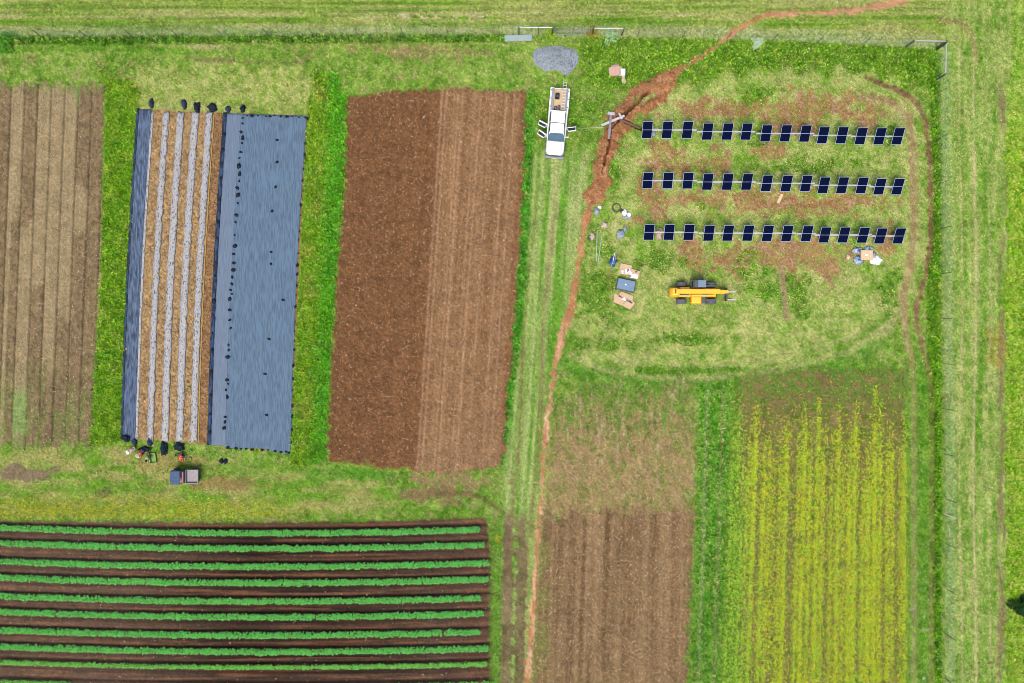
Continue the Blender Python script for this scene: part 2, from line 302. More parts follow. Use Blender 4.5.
ORD = 'northernmost first second third fourth fifth sixth seventh eighth ninth tenth eleventh twelfth'.split()
def nth(i, w=True):
    i += 1
    if i <= 12: return ORD[i]
    return '%d%s' % (i, 'th' if 10 < i % 100 < 20 else {1: 'st', 2: 'nd', 3: 'rd'}.get(i % 10, 'th'))
def W(px, py, h=0.0):                     # photo position of something at height h -> world x, y
    f = (1-h/HC)/S
    return ((px-512)*f, (341.5-py)*f)
def gz(px, py):
    u = np.array([px], float); v = np.array([py], float)
    return float(paint(u, v)[1][0])

# ------------------------------------------------------------------ materials
def princ(name):
    m = bpy.data.materials.new(name); m.use_nodes = True
    return m, m.node_tree, m.node_tree.nodes['Principled BSDF']
def mat(name, rgb, rough=.6, metal=0, var=.12, scale=6, bump=0, stretch=None, spots=None, coat=0):
    m, t, b = princ(name)
    b.inputs['Roughness'].default_value = rough; b.inputs['Metallic'].default_value = metal
    if coat: b.inputs['Coat Weight'].default_value = coat
    tc = t.nodes.new('ShaderNodeTexCoord'); nz = t.nodes.new('ShaderNodeTexNoise'); nz.inputs['Scale'].default_value = scale; nz.inputs['Detail'].default_value = 5
    src = tc.outputs['Object']
    if stretch:
        mp = t.nodes.new('ShaderNodeMapping'); mp.inputs['Scale'].default_value = stretch; t.links.new(src, mp.inputs[0]); src = mp.outputs[0]
    t.links.new(src, nz.inputs['Vector'])
    cr = t.nodes.new('ShaderNodeValToRGB'); cr.color_ramp.elements[0].position = .3; cr.color_ramp.elements[1].position = .7
    cr.color_ramp.elements[0].color = (*[c*(1-var) for c in rgb], 1); cr.color_ramp.elements[1].color = (*[min(1, c*(1+var)) for c in rgb], 1)
    t.links.new(nz.outputs[0], cr.inputs[0]); out = cr.outputs[0]
    if spots:
        n2 = t.nodes.new('ShaderNodeTexNoise'); n2.inputs['Scale'].default_value = spots[1]; n2.inputs['Detail'].default_value = 3; t.links.new(src, n2.inputs['Vector'])
        r2 = t.nodes.new('ShaderNodeValToRGB'); r2.color_ramp.elements[0].position = spots[2]; r2.color_ramp.elements[1].position = spots[2]+.06
        r2.color_ramp.elements[0].color = (0, 0, 0, 1); r2.color_ramp.elements[1].color = (1, 1, 1, 1)
        t.links.new(n2.outputs[0], r2.inputs[0])
        mx = t.nodes.new('ShaderNodeMix'); mx.data_type = 'RGBA'; t.links.new(r2.outputs[0], mx.inputs[0]); t.links.new(out, mx.inputs[6]); mx.inputs[7].default_value = (*spots[0], 1); out = mx.outputs[2]
    t.links.new(out, b.inputs['Base Color'])
    if bump:
        bp = t.nodes.new('ShaderNodeBump'); bp.inputs['Strength'].default_value = .6; bp.inputs['Distance'].default_value = bump; t.links.new(nz.outputs[0], bp.inputs['Height']); t.links.new(bp.outputs[0], b.inputs['Normal'])
    return m
def colmat(name, rough=.85, noise=.35, scale=9.0, spec=.2, trans=0):
    m, t, b = princ(name); b.inputs['Roughness'].default_value = rough; b.inputs['Specular IOR Level'].default_value = spec
    at = t.nodes.new('ShaderNodeAttribute'); at.attribute_name = 'Col'
    tc = t.nodes.new('ShaderNodeTexCoord'); nz = t.nodes.new('ShaderNodeTexNoise'); nz.inputs['Scale'].default_value = scale; nz.inputs['Detail'].default_value = 4
    t.links.new(tc.outputs['Object'], nz.inputs['Vector'])
    mr = t.nodes.new('ShaderNodeMapRange'); mr.inputs[1].default_value = .3; mr.inputs[2].default_value = .7; mr.inputs[3].default_value = 1-noise; mr.inputs[4].default_value = 1+noise
    t.links.new(nz.outputs[0], mr.inputs[0])
    mx = t.nodes.new('ShaderNodeVectorMath'); mx.operation = 'MULTIPLY'; t.links.new(at.outputs['Color'], mx.inputs[0]); t.links.new(mr.outputs[0], mx.inputs[1])
    t.links.new(mx.outputs[0], b.inputs['Base Color'])
    bp = t.nodes.new('ShaderNodeBump'); bp.inputs['Strength'].default_value = .5; bp.inputs['Distance'].default_value = .04; t.links.new(nz.outputs[0], bp.inputs['Height'])
    if scale: t.links.new(bp.outputs[0], b.inputs['Normal'])
    return m
M = dict(
    skin=mat('skin', (.42, .26, .18), .6, 0, .08, 6), navy=mat('navy_cloth', (.015, .022, .05), .8, 0, .25, 9), brownc=mat('brown_cloth', (.13, .10, .07), .8, 0, .2, 9),
    ground=colmat('ground_cover_soil'), grass=colmat('grass_blades', .6, .12, 3, .3), stones=colmat('stones', .8, .15, 12),
    white=mat('white_paint', (.50, .51, .53), .3, 0, .03, 2, coat=.3), glass=mat('tinted_glass', alb(84, 122, 146), .08, .2, .1, 2), black=mat('black_rubber', (.022, .023, .026), .8, 0, .3, 14),
    darkglass=mat('dark_glass', (.03, .04, .05), .08, 0, .1, 2),
    chrome=mat('galvanised_steel', (.34, .36, .38), .42, .5, .1, 8), rail=mat('pale_rail', (.28, .28, .31), .4, .2, .08, 6), grey=mat('grey_plastic', (.13, .15, .17), .55, 0, .15, 7),
    dark=mat('dark_metal', (.03, .035, .045), .5, .2, .2, 9), plywood=mat('plywood', alb(244, 214, 172), .8, 0, .18, 5, stretch=(1, 6, 1)),
    yellow=mat('yellow_paint', (.64, .30, .008), .35, 0, .07, 4, coat=.3), tyre=mat('dusty_tyre', (.055, .06, .075), .9, 0, .3, 12), rim=mat('rim', (.3, .3, .32), .4, .5),
    cell=mat('solar_cells', (.0008, .0025, .017), .5, 0, .15, 3), frame=mat('panel_frame', (.22, .28, .38), .5, .2, .05, 4),
    utvroof=mat('blue_grey_plastic', (.035, .06, .115), .4, 0, .15, 6), utvbed=mat('dusty_bed', alb(176, 168, 176), .7, 0, .2, 7, spots=(alb(190, 150, 140), 2.2, .56)), red=mat('faded_red', alb(176, 120, 128), .6),
    fabric=mat('woven_ground_cover', alb(106, 130, 156), .8, 0, .28, 2.0, .02, stretch=(4.5, .5, 1), spots=(alb(112, 140, 168), .8, .55)),
    fabric3=mat('paler_ground_cover', alb(106, 128, 156), .75, 0, .22, 2.6, .02, stretch=(4, .3, 1)),
    fabric2=mat('woven_ground_cover_left', alb(96, 114, 142), .75, 0, .6, 2.2, .03, stretch=(3.0, .45, 1), spots=((.02, .035, .06), 1.5, .58)),
    fold=mat('black_fabric_fold', alb(64, 86, 122), .7, 0, .4, 4, .02, stretch=(2, .5, 1), spots=((.012, .018, .03), 2.2, .48)),
    film=mat('dusty_white_film', alb(184, 184, 188), .6, 0, .35, 5, .02, stretch=(2.0, .9, 1), spots=(alb(88, 80, 80), 4.2, .57)),
    bag=mat('black_bag', (.007, .012, .022), .6, 0, .4, 6, .02), hose=mat('yellow_tape', alb(206, 160, 64), .6), 
    gravel=mat('gravel', alb(160, 172, 184), .95, 0, .4, 9, .05, spots=(alb(118, 130, 142), 5, .54)), sheet=mat('pale_sheet', alb(184, 204, 212), .4, .2, .08, 4),
    card=mat('cardboard', alb(236, 200, 164), .85, 0, .10, 3), pink=mat('pinkish_cardboard', alb(226, 186, 170), .85, 0, .10, 3), plastic=mat('white_plastic', (.46, .47, .50), .45, 0, .08, 6),
    wrap=mat('clear_blue_wrap', alb(178, 200, 226), .25, 0, .30, 5, .03, spots=(alb(70, 100, 180), 3, .58)), greybag=mat('grey_bag', alb(158, 172, 190), .5, 0, .25, 5, .03),
    green_hose=mat('green_hose', alb(60, 84, 58), .6), blue=mat('blue_tarp', alb(50, 92, 178), .5, 0, .3, 8), lidgrey=mat('blue_grey_lid', alb(112, 148, 186), .5, 0, .12, 4), lime=mat('lime_plastic', alb(126, 190, 66), .6, 0, .12, 8, spots=(alb(90, 150, 50), 12, .6)),
    orange=mat('orange_plastic', alb(236, 84, 38), .5, 0, .12, 8), greenp=mat('pale_green_pipe', alb(176, 216, 178), .5), purple=mat('weathered_steel', alb(150, 140, 160), .5, .3, .25, 7), rust=mat('rusty_steel', alb(120, 82, 70), .7, 0, .2, 8),
    bark=mat('bark', (.06, .045, .03), .9, 0, .3, 12), cream=mat('cream_bag', alb(226, 210, 186), .7, 0, .14, 7, .02), debris=mat('pale_crumpled_paper', alb(206, 182, 158), .8, 0, .3, 7, .03), wire=mat('fence_wire', (.22, .26, .22), .7, 0),
)

M['cell'].node_tree.nodes['Principled BSDF'].inputs['Specular IOR Level'].default_value = .03
for k_ in ('utvroof', 'fabric', 'fabric2', 'fold', 'bag'): M[k_].node_tree.nodes['Principled BSDF'].inputs['Specular IOR Level'].default_value = .08
M['grass'].node_tree.nodes['Principled BSDF'].inputs['Specular IOR Level'].default_value = .1
M['ground'].node_tree.nodes['Principled BSDF'].inputs['Specular IOR Level'].default_value = .08
# ------------------------------------------------------------------ mesh helpers
def tag(o, label=None, cat=None, group=None, kind=None):
    if label: o['label'] = label
    if cat: o['category'] = cat
    if group: o['group'] = group
    if kind: o['kind'] = kind
    return o
def np_mesh(name, co, tris, cols=None, material=None, smooth=False):
    me = bpy.data.meshes.new(name); k = tris.shape[1]
    me.vertices.add(len(co)); me.vertices.foreach_set('co', co.astype(np.float32).ravel())
    me.loops.add(tris.size); me.loops.foreach_set('vertex_index', tris.astype(np.int32).ravel())
    me.polygons.add(len(tris)); me.polygons.foreach_set('loop_start', np.arange(0, tris.size, k, dtype=np.int32))
    me.polygons.foreach_set('loop_total', np.full(len(tris), k, np.int32))
    if smooth: me.polygons.foreach_set('use_smooth', np.ones(len(tris), bool))
    if cols is not None:
        a = me.color_attributes.new('Col', 'FLOAT_COLOR', 'POINT')
        c4 = np.ones((len(co), 4), np.float32); c4[:, :3] = cols; a.data.foreach_set('color', c4.ravel())
    me.update(calc_edges=True)
    if material: me.materials.append(material)
    return me
def link(name, me, parent=None):
    o = bpy.data.objects.new(name, me); COL.objects.link(o)
    if parent: o.parent = parent
    return o
def empty(name, px, py, h=0, rz=0, z=None):
    o = bpy.data.objects.new(name, None); COL.objects.link(o); x, y = W(px, py, h)
    o.location = (x, y, (gz(px, py) if z is None else z)); o.rotation_euler = (0, 0, rz); o.empty_display_size = .2
    return o
class MB:
    def __init__(s): s.bm = bmesh.new()
    def box(s, c, d, rz=0, top=(1, 1), shift=(0, 0), rx=0, ry=0, bev=0):
        b = bmesh.new(); hx, hy, hz = d[0]/2, d[1]/2, d[2]/2
        vs = []
        for z, (tx, ty), (sx, sy) in ((-hz, (1, 1), (0, 0)), (hz, top, shift)):
            for sx_, sy_ in ((-1, -1), (1, -1), (1, 1), (-1, 1)):
                vs.append(b.verts.new((sx_*hx*tx+sx, sy_*hy*ty+sy, z)))
        for f in ((0, 3, 2, 1), (4, 5, 6, 7), (0, 1, 5, 4), (1, 2, 6, 5), (2, 3, 7, 6), (3, 0, 4, 7)): b.faces.new([vs[i] for i in f])
        if bev: bmesh.ops.bevel(b, geom=b.edges[:], offset=bev, segments=2, affect='EDGES', profile=.5)
        m = Matrix.Translation(c) @ Matrix.Rotation(rz, 4, 'Z') @ Matrix.Rotation(ry, 4, 'Y') @ Matrix.Rotation(rx, 4, 'X')
        s._add(b, m); return s
    def _add(s, b, m):
        b.transform(m); me = bpy.data.meshes.new('tmp'); b.to_mesh(me); b.free(); s.bm.from_mesh(me); bpy.data.meshes.remove(me)
    def tube(s, p, q, r, r2=None, n=10):
        p, q = Vector(p), Vector(q); b = bmesh.new(); L = (q-p).length
        bmesh.ops.create_cone(b, cap_ends=True, segments=n, radius1=r, radius2=r if r2 is None else r2, depth=L)
        s._add(b, Matrix.Translation((p+q)/2) @ (q-p).to_track_quat('Z', 'Y').to_matrix().to_4x4()); return s
    def lathe(s, prof, n=20, m=None):
        b = bmesh.new(); rings = []
        for r, z in prof: rings.append([b.verts.new((r*math.cos(2*PI*i/n), r*math.sin(2*PI*i/n), z)) for i in range(n)])
        for a, c in zip(rings[:-1], rings[1:]):
            for i in range(n): b.faces.new((a[i], a[(i+1) % n], c[(i+1) % n], c[i]))
        b.faces.new(rings[-1]); b.faces.new(rings[0][::-1]); s._add(b, m or Matrix.Identity(4)); return s
    def lump(s, c, d, seed=0, k=.25, sub=3, rz=0, flat=True):
        b = bmesh.new(); bmesh.ops.create_icosphere(b, subdivisions=sub, radius=1)
        for v in b.verts:
            n = mnoise.noise(v.co*1.7+Vector((seed*3.1, seed, 0))); n2 = mnoise.noise(v.co*4.5+Vector((seed, 0, seed*2.2)))
            v.co *= 1+k*n*1.6+k*n2*.9
            if flat and v.co.z < -.35: v.co.z = -.35
            v.co = Vector((v.co.x*d[0]/2, v.co.y*d[1]/2, (v.co.z+.35)*d[2]/1.35 if flat else v.co.z*d[2]/2))
        s._add(b, Matrix.Translation(c) @ Matrix.Rotation(rz, 4, 'Z')); return s
    def torus(s, c, R_, r, n=28, k=8, wob=0, seed=0, turns=1):
        b = bmesh.new(); rings = []; N = n*turns
        for i in range(N):
            a = 2*PI*i/n; rr = R_*(1+wob*mnoise.noise(Vector((math.cos(a)*1.5, math.sin(a)*1.5, i/n+seed)))); z = r*.6*i/n
            rings.append([b.verts.new(((rr+r*math.cos(t))*math.cos(a), (rr+r*math.cos(t))*math.sin(a), r+z+r*math.sin(t))) for t in [2*PI*j/k for j in range(k)]])
        for i in range(N if turns == 1 else N-1):
            A, B = rings[i], rings[(i+1) % N]
            for j in range(k): b.faces.new((A[j], B[j], B[(j+1) % k], A[(j+1) % k]))
        s._add(b, Matrix.Translation(c)); return s
    def build(s, name, m, parent=None, smooth=False):
        bmesh.ops.recalc_face_normals(s.bm, faces=s.bm.faces)
        me = bpy.data.meshes.new(name); s.bm.to_mesh(me); s.bm.free(); me.materials.append(M[m] if isinstance(m, str) else m)
        if smooth: me.polygons.foreach_set('use_smooth', np.ones(len(me.polygons), bool))
        return link(name, me, parent)
def single(o, px, py, h=0, rz=0, z=None):
    x, y = W(px, py, h); o.location = (x, y, gz(px, py) if z is None else z); o.rotation_euler = (0, 0, rz); return o

# ------------------------------------------------------------------ ground sheet
def build_ground():
    far = [4000, 1500, 600, 300, 180]
    gu = np.concatenate([[-f*10 for f in far], np.arange(-90, 1115, 1.0), [1024+f*10 for f in far[::-1]]])
    gv = np.concatenate([[-f*10 for f in far], np.arange(-90, 775, 1.0), [683+f*10 for f in far[::-1]]])
    U, V = np.meshgrid(gu, gv)
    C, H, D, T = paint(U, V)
    co = np.stack([(U-512)/S, (341.5-V)/S, H], -1).reshape(-1, 3)
    ny, nx = U.shape; i = np.arange(ny*nx).reshape(ny, nx)
    q = np.stack([i[:-1, :-1], i[1:, :-1], i[1:, 1:], i[:-1, 1:]], -1).reshape(-1, 4)
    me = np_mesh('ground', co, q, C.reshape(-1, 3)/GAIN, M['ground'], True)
    return tag(link('ground', me), kind='structure')
build_ground()

# ------------------------------------------------------------------ growing stuff
def blades(name, u, v, cols, hts, size, nb, z, seed, lean=(.5, 1.2), wfac=.16):
    """nb triangular blades per tuft"""
    rs = np.random.RandomState(seed); N = len(u)
    x = (u-512)/S; y = (341.5-v)/S
    a = rs.rand(N, nb)*2*PI; L = size[:, None]*(.6+.7*rs.rand(N, nb)); ln = rs.uniform(*lean, (N, nb))
    hx = np.cos(a); hy = np.sin(a); wd = L*wfac
    bx = x[:, None]+hx*.02; by = y[:, None]+hy*.02; zz = np.repeat(z[:, None], nb, 1)
    tip = np.stack([bx+hx*L*np.sin(ln), by+hy*L*np.sin(ln), zz+hts[:, None]*np.cos(ln)*(.7+.6*rs.rand(N, nb))+.02], -1)
    mid = .55
    p1 = np.stack([bx, by, zz-.02], -1)
    m1 = p1*(1-mid)+tip*mid; up = hts[:, None]*.18
    pa = m1+np.stack([-hy*wd, hx*wd, up+0*wd], -1); pb = m1+np.stack([hy*wd, -hx*wd, up+0*wd], -1)
    co = np.stack([p1, pa, tip, pb], 2).reshape(-1, 3)
    n = N*nb; f = np.arange(n*4).reshape(n, 4)
    cc = cols[:, None, :]*(1+(rs.rand(N, nb, 1)-.5)*.5)
    cc = np.repeat(cc.reshape(-1, 1, 3), 4, 1).reshape(-1, 3)
    return link(name, np_mesh(name, co, f, np.clip(cc, 0, 1)/GAIN, M['grass']))
rs = np.random.RandomState(5)
n = 430000
u = rs.uniform(-50, 1074, n); v = rs.uniform(-50, 733, n)
C, H, D, T = paint(u, v, 3)
# tufts stay out from under the truck, cars and the large sheets
keep = rs.rand(n) < D
for (cx, cy, rx, ry) in ((557, 122, 11, 36), (185, 476, 15, 9), (698, 292, 24, 9), (555, 60, 25, 15), (518, 38, 14, 3.5), (625, 285, 10, 7), (625, 300, 9, 8), (629, 273, 9, 6), (866, 256, 8, 6)):
    keep &= ~((abs(u-cx) < rx) & (abs(v-cy) < ry))
u, v, C, H, T = u[keep], v[keep], C[keep], H[keep], T[keep]
lum = (1+(rs.rand(len(u))-.5)*1.0)*(.55+.9*fb(u, v, 2.6, 2.6, 98, 2))
hue = (rs.rand(len(u))-.5)*.22
qq = rs.rand(len(u)); C = np.where((qq < .07)[:, None], C*.45+lin((206, 200, 150))*.55, np.where((qq > .88)[:, None], C*np.array([.5, .62, .4]), C))
Cg = C*lum[:, None]*np.stack([1+hue, np.ones_like(hue), 1-hue], -1)*1.75
tag(blades('grass', u, v, Cg, T, .07+T*.55, 3, H, 6), kind='stuff')
# leafy weeds in the lush parts
n = 90000
u = rs.uniform(-50, 1074, n); v = rs.uniform(-50, 733, n)
C, H, D, T = paint(u, v, 4)
k = (T > .19) & (rs.rand(n) < D*.6) & ~((abs(u-555) < 24) & (abs(v-60) < 14)) & ~((abs(u-518) < 14) & (abs(v-38) < 3.5))
u, v, C, H, T = u[k], v[k], C[k], H[k], T[k]
Cg = C*(.8+rs.rand(len(u))**2*1.5)[:, None]*1.5
tag(blades('leafy_weeds', u, v, Cg, T*1.2, .12+T*.45, 5, H, 7, wfac=.26), kind='stuff')
# flowering cover crop in drilled rows
def crop_rows():
    us, vs = [], []
    m = 14000; a = rs.uniform(730, 906, m); b = rs.uniform(378, 733, m); k = rs.rand(m) < .12+.88*sm(390, 440, b); us.append(a[k]); vs.append(b[k])
    rows = [(733, .45, 0), (738.5, .5, 0), (744, .55, 430), (749.5, .7, 440), (755.5, 1.3, 405), (765, 1.0, 440), (770.5, .8, 430), (775.5, .35, 450), (781.5, .7, 440), (787, 1.2, 415), (799, .75, 430), (804.5, 1.15, 402), (810.5, .9, 420), (818, 1.3, 398), (823.5, .75, 430),
            (832, .55, 430), (838.5, 1.2, 405), (844, .5, 440), (850, 1.1, 440), (855, 1.1, 400), (863, .9, 470), (868.5, 1.3, 440), (874.5, 1.3, 385), (880, .8, 400), (887.5, .8, 440), (892, .6, 420), (900, .45, 450), (904, .9, 410)]
    for cx, dn, v0 in rows:
        for part in (0, 1):
            m = int((733-(v0 or 390))*7.2*dn*(1 if part else .5))
            vv = rs.uniform((v0 or 390), 733, m); 
            vv = vv[rs.rand(m) < sm(0, 60, vv-(v0 or 390))*.7+.3]
            uu = cx+rs.normal(0, 1.35 if part else 3.0, len(vv)); us.append(uu); vs.append(vv)
    u = np.concatenate(us); v = np.concatenate(vs)
    g = fb(u, v, 3.5, 12, 95); k = rs.rand(len(u)) < .35+.9*g
    u, v = u[k], v[k]
    u = u-(v-440)*.037*np.clip((905-u)/150, 0, 1)
    return u, v
u, v = crop_rows(); n = len(u)
y_ = lin((184, 228, 34)); g_ = lin((82, 156, 34)); g2 = lin((138, 206, 54))
t = rs.rand(n); yel = np.clip(sm(738, 756, u)*.60, 0, 1)
yel = yel*np.clip(.45+1.0*fb(u, v, 3.2, 90, 120), 0, 1)
Cc = np.where((t < yel)[:, None], y_, np.where((t < .86)[:, None], g2, g_))
H = paint(u, v)[1]
tag(blades('cover_crop', u, v, Cc*(1.7+1.7*rs.rand(n))[:, None], .06+.06*rs.rand(n), .06+.055*rs.rand(n), 3, H, 8, lean=(.9, 1.45), wfac=.34), kind='stuff')
# yellow flowers along the headland above the dark crop
n = 6000; u = rs.uniform(-50, 340, n); v = 513+rs.normal(0, 4.2, n)-rs.rand(n)**2*10
k = (rs.rand(n) < sm(340, 180, u)) & (v < 518.5+u*.012) & (fb(u, v, 7, 4, 96) > .36); u, v = u[k], v[k]; n = len(u); H = paint(u, v)[1]
Cc = np.where((rs.rand(n) < .55)[:, None], lin((210, 214, 70)), lin((140, 178, 60)))*1.3
tag(blades('yellow_wildflowers', u, v, Cc, np.full(n, .14), .09+.06*rs.rand(n), 4, H, 9, lean=(.9, 1.4), wfac=.3), kind='stuff')
# stones and clods
def stones(name, u, v, r, cols, z, seed):
    rs2 = np.random.RandomState(seed); N = len(u)
    base = np.array([(1, 0, 0), (0, 1, 0), (-1, 0, 0), (0, -1, 0), (.7, .7, .5), (-.6, .7, .55), (-.7, -.7, .45), (.6, -.6, .55), (.1, 0, .9)], float)
    F = np.array([(0, 1, 4), (1, 2, 5), (2, 3, 6), (3, 0, 7), (4, 1, 5), (5, 2, 6), (6, 3, 7), (7, 0, 4), (4, 5, 8), (5, 6, 8), (6, 7, 8), (7, 4, 8)])
    a = rs2.rand(N)*6.28; P = base[None]*r[:, None, None]*(1+(rs2.rand(N, 9, 3)-.5)*.5)
    X = P[..., 0]*np.cos(a)[:, None]-P[..., 1]*np.sin(a)[:, None]; Y = P[..., 0]*np.sin(a)[:, None]+P[..., 1]*np.cos(a)[:, None]
    co = np.stack([X+((u-512)/S)[:, None], Y+((341.5-v)/S)[:, None], P[..., 2]*.8+z[:, None]], -1).reshape(-1, 3)
    f = (F[None]+np.arange(N)[:, None, None]*9).reshape(-1, 3)
    return link(name, np_mesh(name, co, f, np.repeat(cols, 9, 0)/GAIN, M['stones']))
def scatter(poly, n, seed):
    r2 = np.random.RandomState(seed); xs = [p[0] for p in poly]; ys = [p[1] for p in poly]
    u = r2.uniform(max(min(xs), -50), min(max(xs), 1074), n); v = r2.uniform(max(min(ys), -50), min(max(ys), 733), n)
    k = sdist(u, v, poly) > 1; return u[k], v[k]
us, vs = [], []
for p, n in ((P3, 5200), (P5, 5600), (P1, 2600), (P5b, 900), (P4, 900)):
    a, b = scatter(p, n, n); us.append(a); vs.append(b)
u = np.concatenate(us); v = np.concatenate(vs); n = len(u)
pal = lin(np.array([(198, 176, 150), (176, 148, 118), (214, 196, 172), (160, 128, 100), (190, 160, 128)]))
tag(stones('stones', u, v, .028+.042*rs.rand(n)**2.0, pal[rs.randint(0, 5, n)]*1.35, paint(u, v)[1], 3), kind='stuff')
us, vs = [], []
for p, n in ((P3, 26000), (P5, 20000), (P1, 13000), (P2, 42000), (P4, 12000), (P6, 8000)):
    a, b = scatter(p, n, n)
    if p is P2:
        s_ = p2s(a, b); k = np.zeros(len(a), bool)
        for q0, q1 in ((154.8, 162.8), (170.6, 177), (185.6, 191.6), (200.2, 205.8), (216, 222.8)): k |= (s_ > q0) & (s_ < q1)
        a, b = a[k], b[k]
    us.append(a); vs.append(b)
n = 26000; a = rs.uniform(560, 700, n); b = rs.uniform(60, 215, n); k = pline(a, b, TR) < 2; us.append(a[k]); vs.append(b[k])
u = np.concatenate(us); v = np.concatenate(vs); n = len(u); C, H, D, T = paint(u, v, 5)
tag(stones('soil_clods', u, v, .025+.045*rs.rand(n)**1.5, C*(.82+.42*rs.rand(n))[:, None], H, 4), kind='stuff')

# ------------------------------------------------------------------ leafy crop plants in curved rows
def plant_mesh(seed):
    r2 = np.random.RandomState(seed); co, f, cl = [], [], []
    for i in range(30):
        a = r2.rand()*2*PI; rad = .03+.29*math.sqrt(i/30.0); L = .12+.07*r2.rand(); wd = L*.38; el = 1.1-1.0*i/30+.2*r2.rand()
        zb = .30-.22*(i/30.0)+.06*r2.rand()
        c, s = math.cos(a), math.sin(a); k = len(co); tint = .65+.6*r2.rand()
        for t, w_ in ((None, .08), (.0, .35), (.35, 1), (.75, .75), (1.05, .02)):
            d = 0 if t is None else max(.01, rad-L*.5)+t*L; z = .03 if t is None else zb+math.sin(el)*t*L*.4-.10*t*t*L*2
            for sg in (-1, 1): co.append((c*d-s*wd*w_*sg, s*d+c*wd*w_*sg, z+(.02 if sg else 0)))
            cl += [[.105*tint*1.0, .52*tint*1.0, .10*tint]]*2
        for j in range(4): f.append((k+2*j, k+2*j+1, k+2*j+3, k+2*j+2))
    return np.array(co), np.array(f), np.array(cl)
variants = [plant_mesh(i) for i in range(6)]
vmesh = [np_mesh('crop_plant', co, f, np.clip(cl*np.array([1.2, 1.10, .95]), 0, 1)/GAIN, M['grass']) for co, f, cl in variants]
spots = []
for i, b in enumerate(ROWY):
    x = -50.0
    while x < ROWX[i]:
        x += 3.4+rs.rand()*.9
        if i == 9 and 70 < x < 395: continue
        if rs.rand() < .008: continue
        spots.append((x, rowy(b, x)+rs.normal(0, .25), i))
vis = sorted(spots, key=lambda p: (p[0]-512)**2+(p[1]-341.5)**2)
near, rest = vis[:300], vis[300:]
near.sort(key=lambda p: (p[2], -p[0])); cnt_ = {}
for k, (px, py, i) in enumerate(near):
    o = bpy.data.objects.new('crop_plant', vmesh[k % 6]); COL.objects.link(o)
    s = .88+.26*rs.rand(); o.scale = (s, s, .8+.4*rs.rand()); o.rotation_euler = (0, 0, rs.rand()*6.28); x, y = W(px, py, .25); o.location = (x, y, .08)
    cnt_[i] = cnt_.get(i, -1)+1
    tag(o, nth(cnt_[i])+' leafy crop plant from the east end of the '+nth(i)+' green row from the north', 'crop plant', 'crop plants in the curved rows on dark soil')
co_, f_, c_ = [], [], []; off = 0
for px, py, i in rest:
    co, f, cl = variants[rs.randint(6)]; a = rs.rand()*6.28; s = (.88+.26*rs.rand())*(.8 if i == 8 else 1)*(.75 if i > 8 else 1)
    x, y = W(px, py, .25); X = co[:, 0]*math.cos(a)-co[:, 1]*math.sin(a); Y = co[:, 0]*math.sin(a)+co[:, 1]*math.cos(a)
    tint = np.array([1.5, 1.1, .9]) if i >= 8 else np.array([1, 1, 1])
    co_.append(np.stack([X*s+x, Y*s+y, co[:, 2]*(.8+.4*rs.rand())+.08], -1)); f_.append(f+off); c_.append(cl*np.array([1.2, 1.10, .95])*tint); off += len(co)
o = link('crop_plants', np_mesh('crop_plants', np.concatenate(co_), np.concatenate(f_), np.clip(np.concatenate(c_), 0, 1)/GAIN, M['grass'])); tag(o, kind='stuff')

# ------------------------------------------------------------------ shrubs
def shrub(px, py, rad, hgt, col, n, label, cat, seed, name='shrub', leaf=.14):
    r = empty(name, px, py); tag(r, label, cat); r2 = np.random.RandomState(seed)
    st = MB()
    for i in range(6):
        a = i*1.05; st.tube((0, 0, -.05), (math.cos(a)*rad*.6, math.sin(a)*rad*.6, hgt*.75), .025, .01, 6)
    st.build('stem', 'bark', r)
    ph = r2.rand(n)*2*PI; rr = rad*np.sqrt(r2.rand(n))*(1+.35*np.sin(ph*3+seed)+.2*np.sin(ph*5)); z = hgt*(.25+.75*r2.rand(n))*(1-.5*(rr/rad)**2).clip(.2, 1)
    c = lin(col)[None]*(.55+.95*r2.rand(n))[:, None]
    a = r2.rand(n, 3)*2*PI; L = leaf*(.6+.8*r2.rand(n, 3)); base = np.stack([rr*np.cos(ph), rr*np.sin(ph), z], -1)[:, None, :]
    d = np.stack([np.cos(a)*.9, np.sin(a)*.9, (r2.rand(n, 3)-.3)*.7], -1)*L[..., None]; sdv = np.stack([-np.sin(a), np.cos(a), 0*a], -1)*(L*.28)[..., None]
    co = np.stack([base+0*d, base+d*.5+sdv, base+d, base+d*.5-sdv], 2).reshape(-1, 3)
    f = np.arange(len(co)).reshape(-1, 4); cc = np.repeat(c, 12, 0)
    link('foliage', np_mesh('foliage', co, f, np.clip(cc, 0, 1)/GAIN, M['grass']), r)
shrub(757, 43, .5, .7, (200, 232, 190), 200, 'silvery green spreading shrub just east of where the red path crosses the fence', 'shrub', 1)
shrub(611, 37, .7, .6, (170, 214, 150), 200, 'pale blue-green shrub below the bright rail east of the gate', 'shrub', 2)
shrub(592, 33, .5, .7, (170, 160, 40), 200, 'small yellow-tinged bush beside the gate end', 'shrub', 3)
shrub(550, 33, .5, .7, (150, 196, 40), 200, 'small bright lime bush between the pale sheet and the gate', 'shrub', 4)
shrub(1021, 606, 1.0, 1.3, (30, 74, 24), 900, 'very dark green bush at the eastern edge beyond the fence', 'bush', 5, 'bush')
shrub(6, 42, 1.1, .9, (92, 160, 40), 500, 'large deep green bush at the western end of the fence', 'bush', 6, 'bush')
0 and shrub(348, 50, .9, .45, (56, 128, 24), 260, 'low dark green clump in the grass north of the ploughed plot corner', 'bush', 7, 'bush')
0 and shrub(1000, 8, 1.0, .8, (110, 160, 40), 400, 'mid green bush in the grass near the northeast corner beyond the fence', 'bush', 8, 'bush')

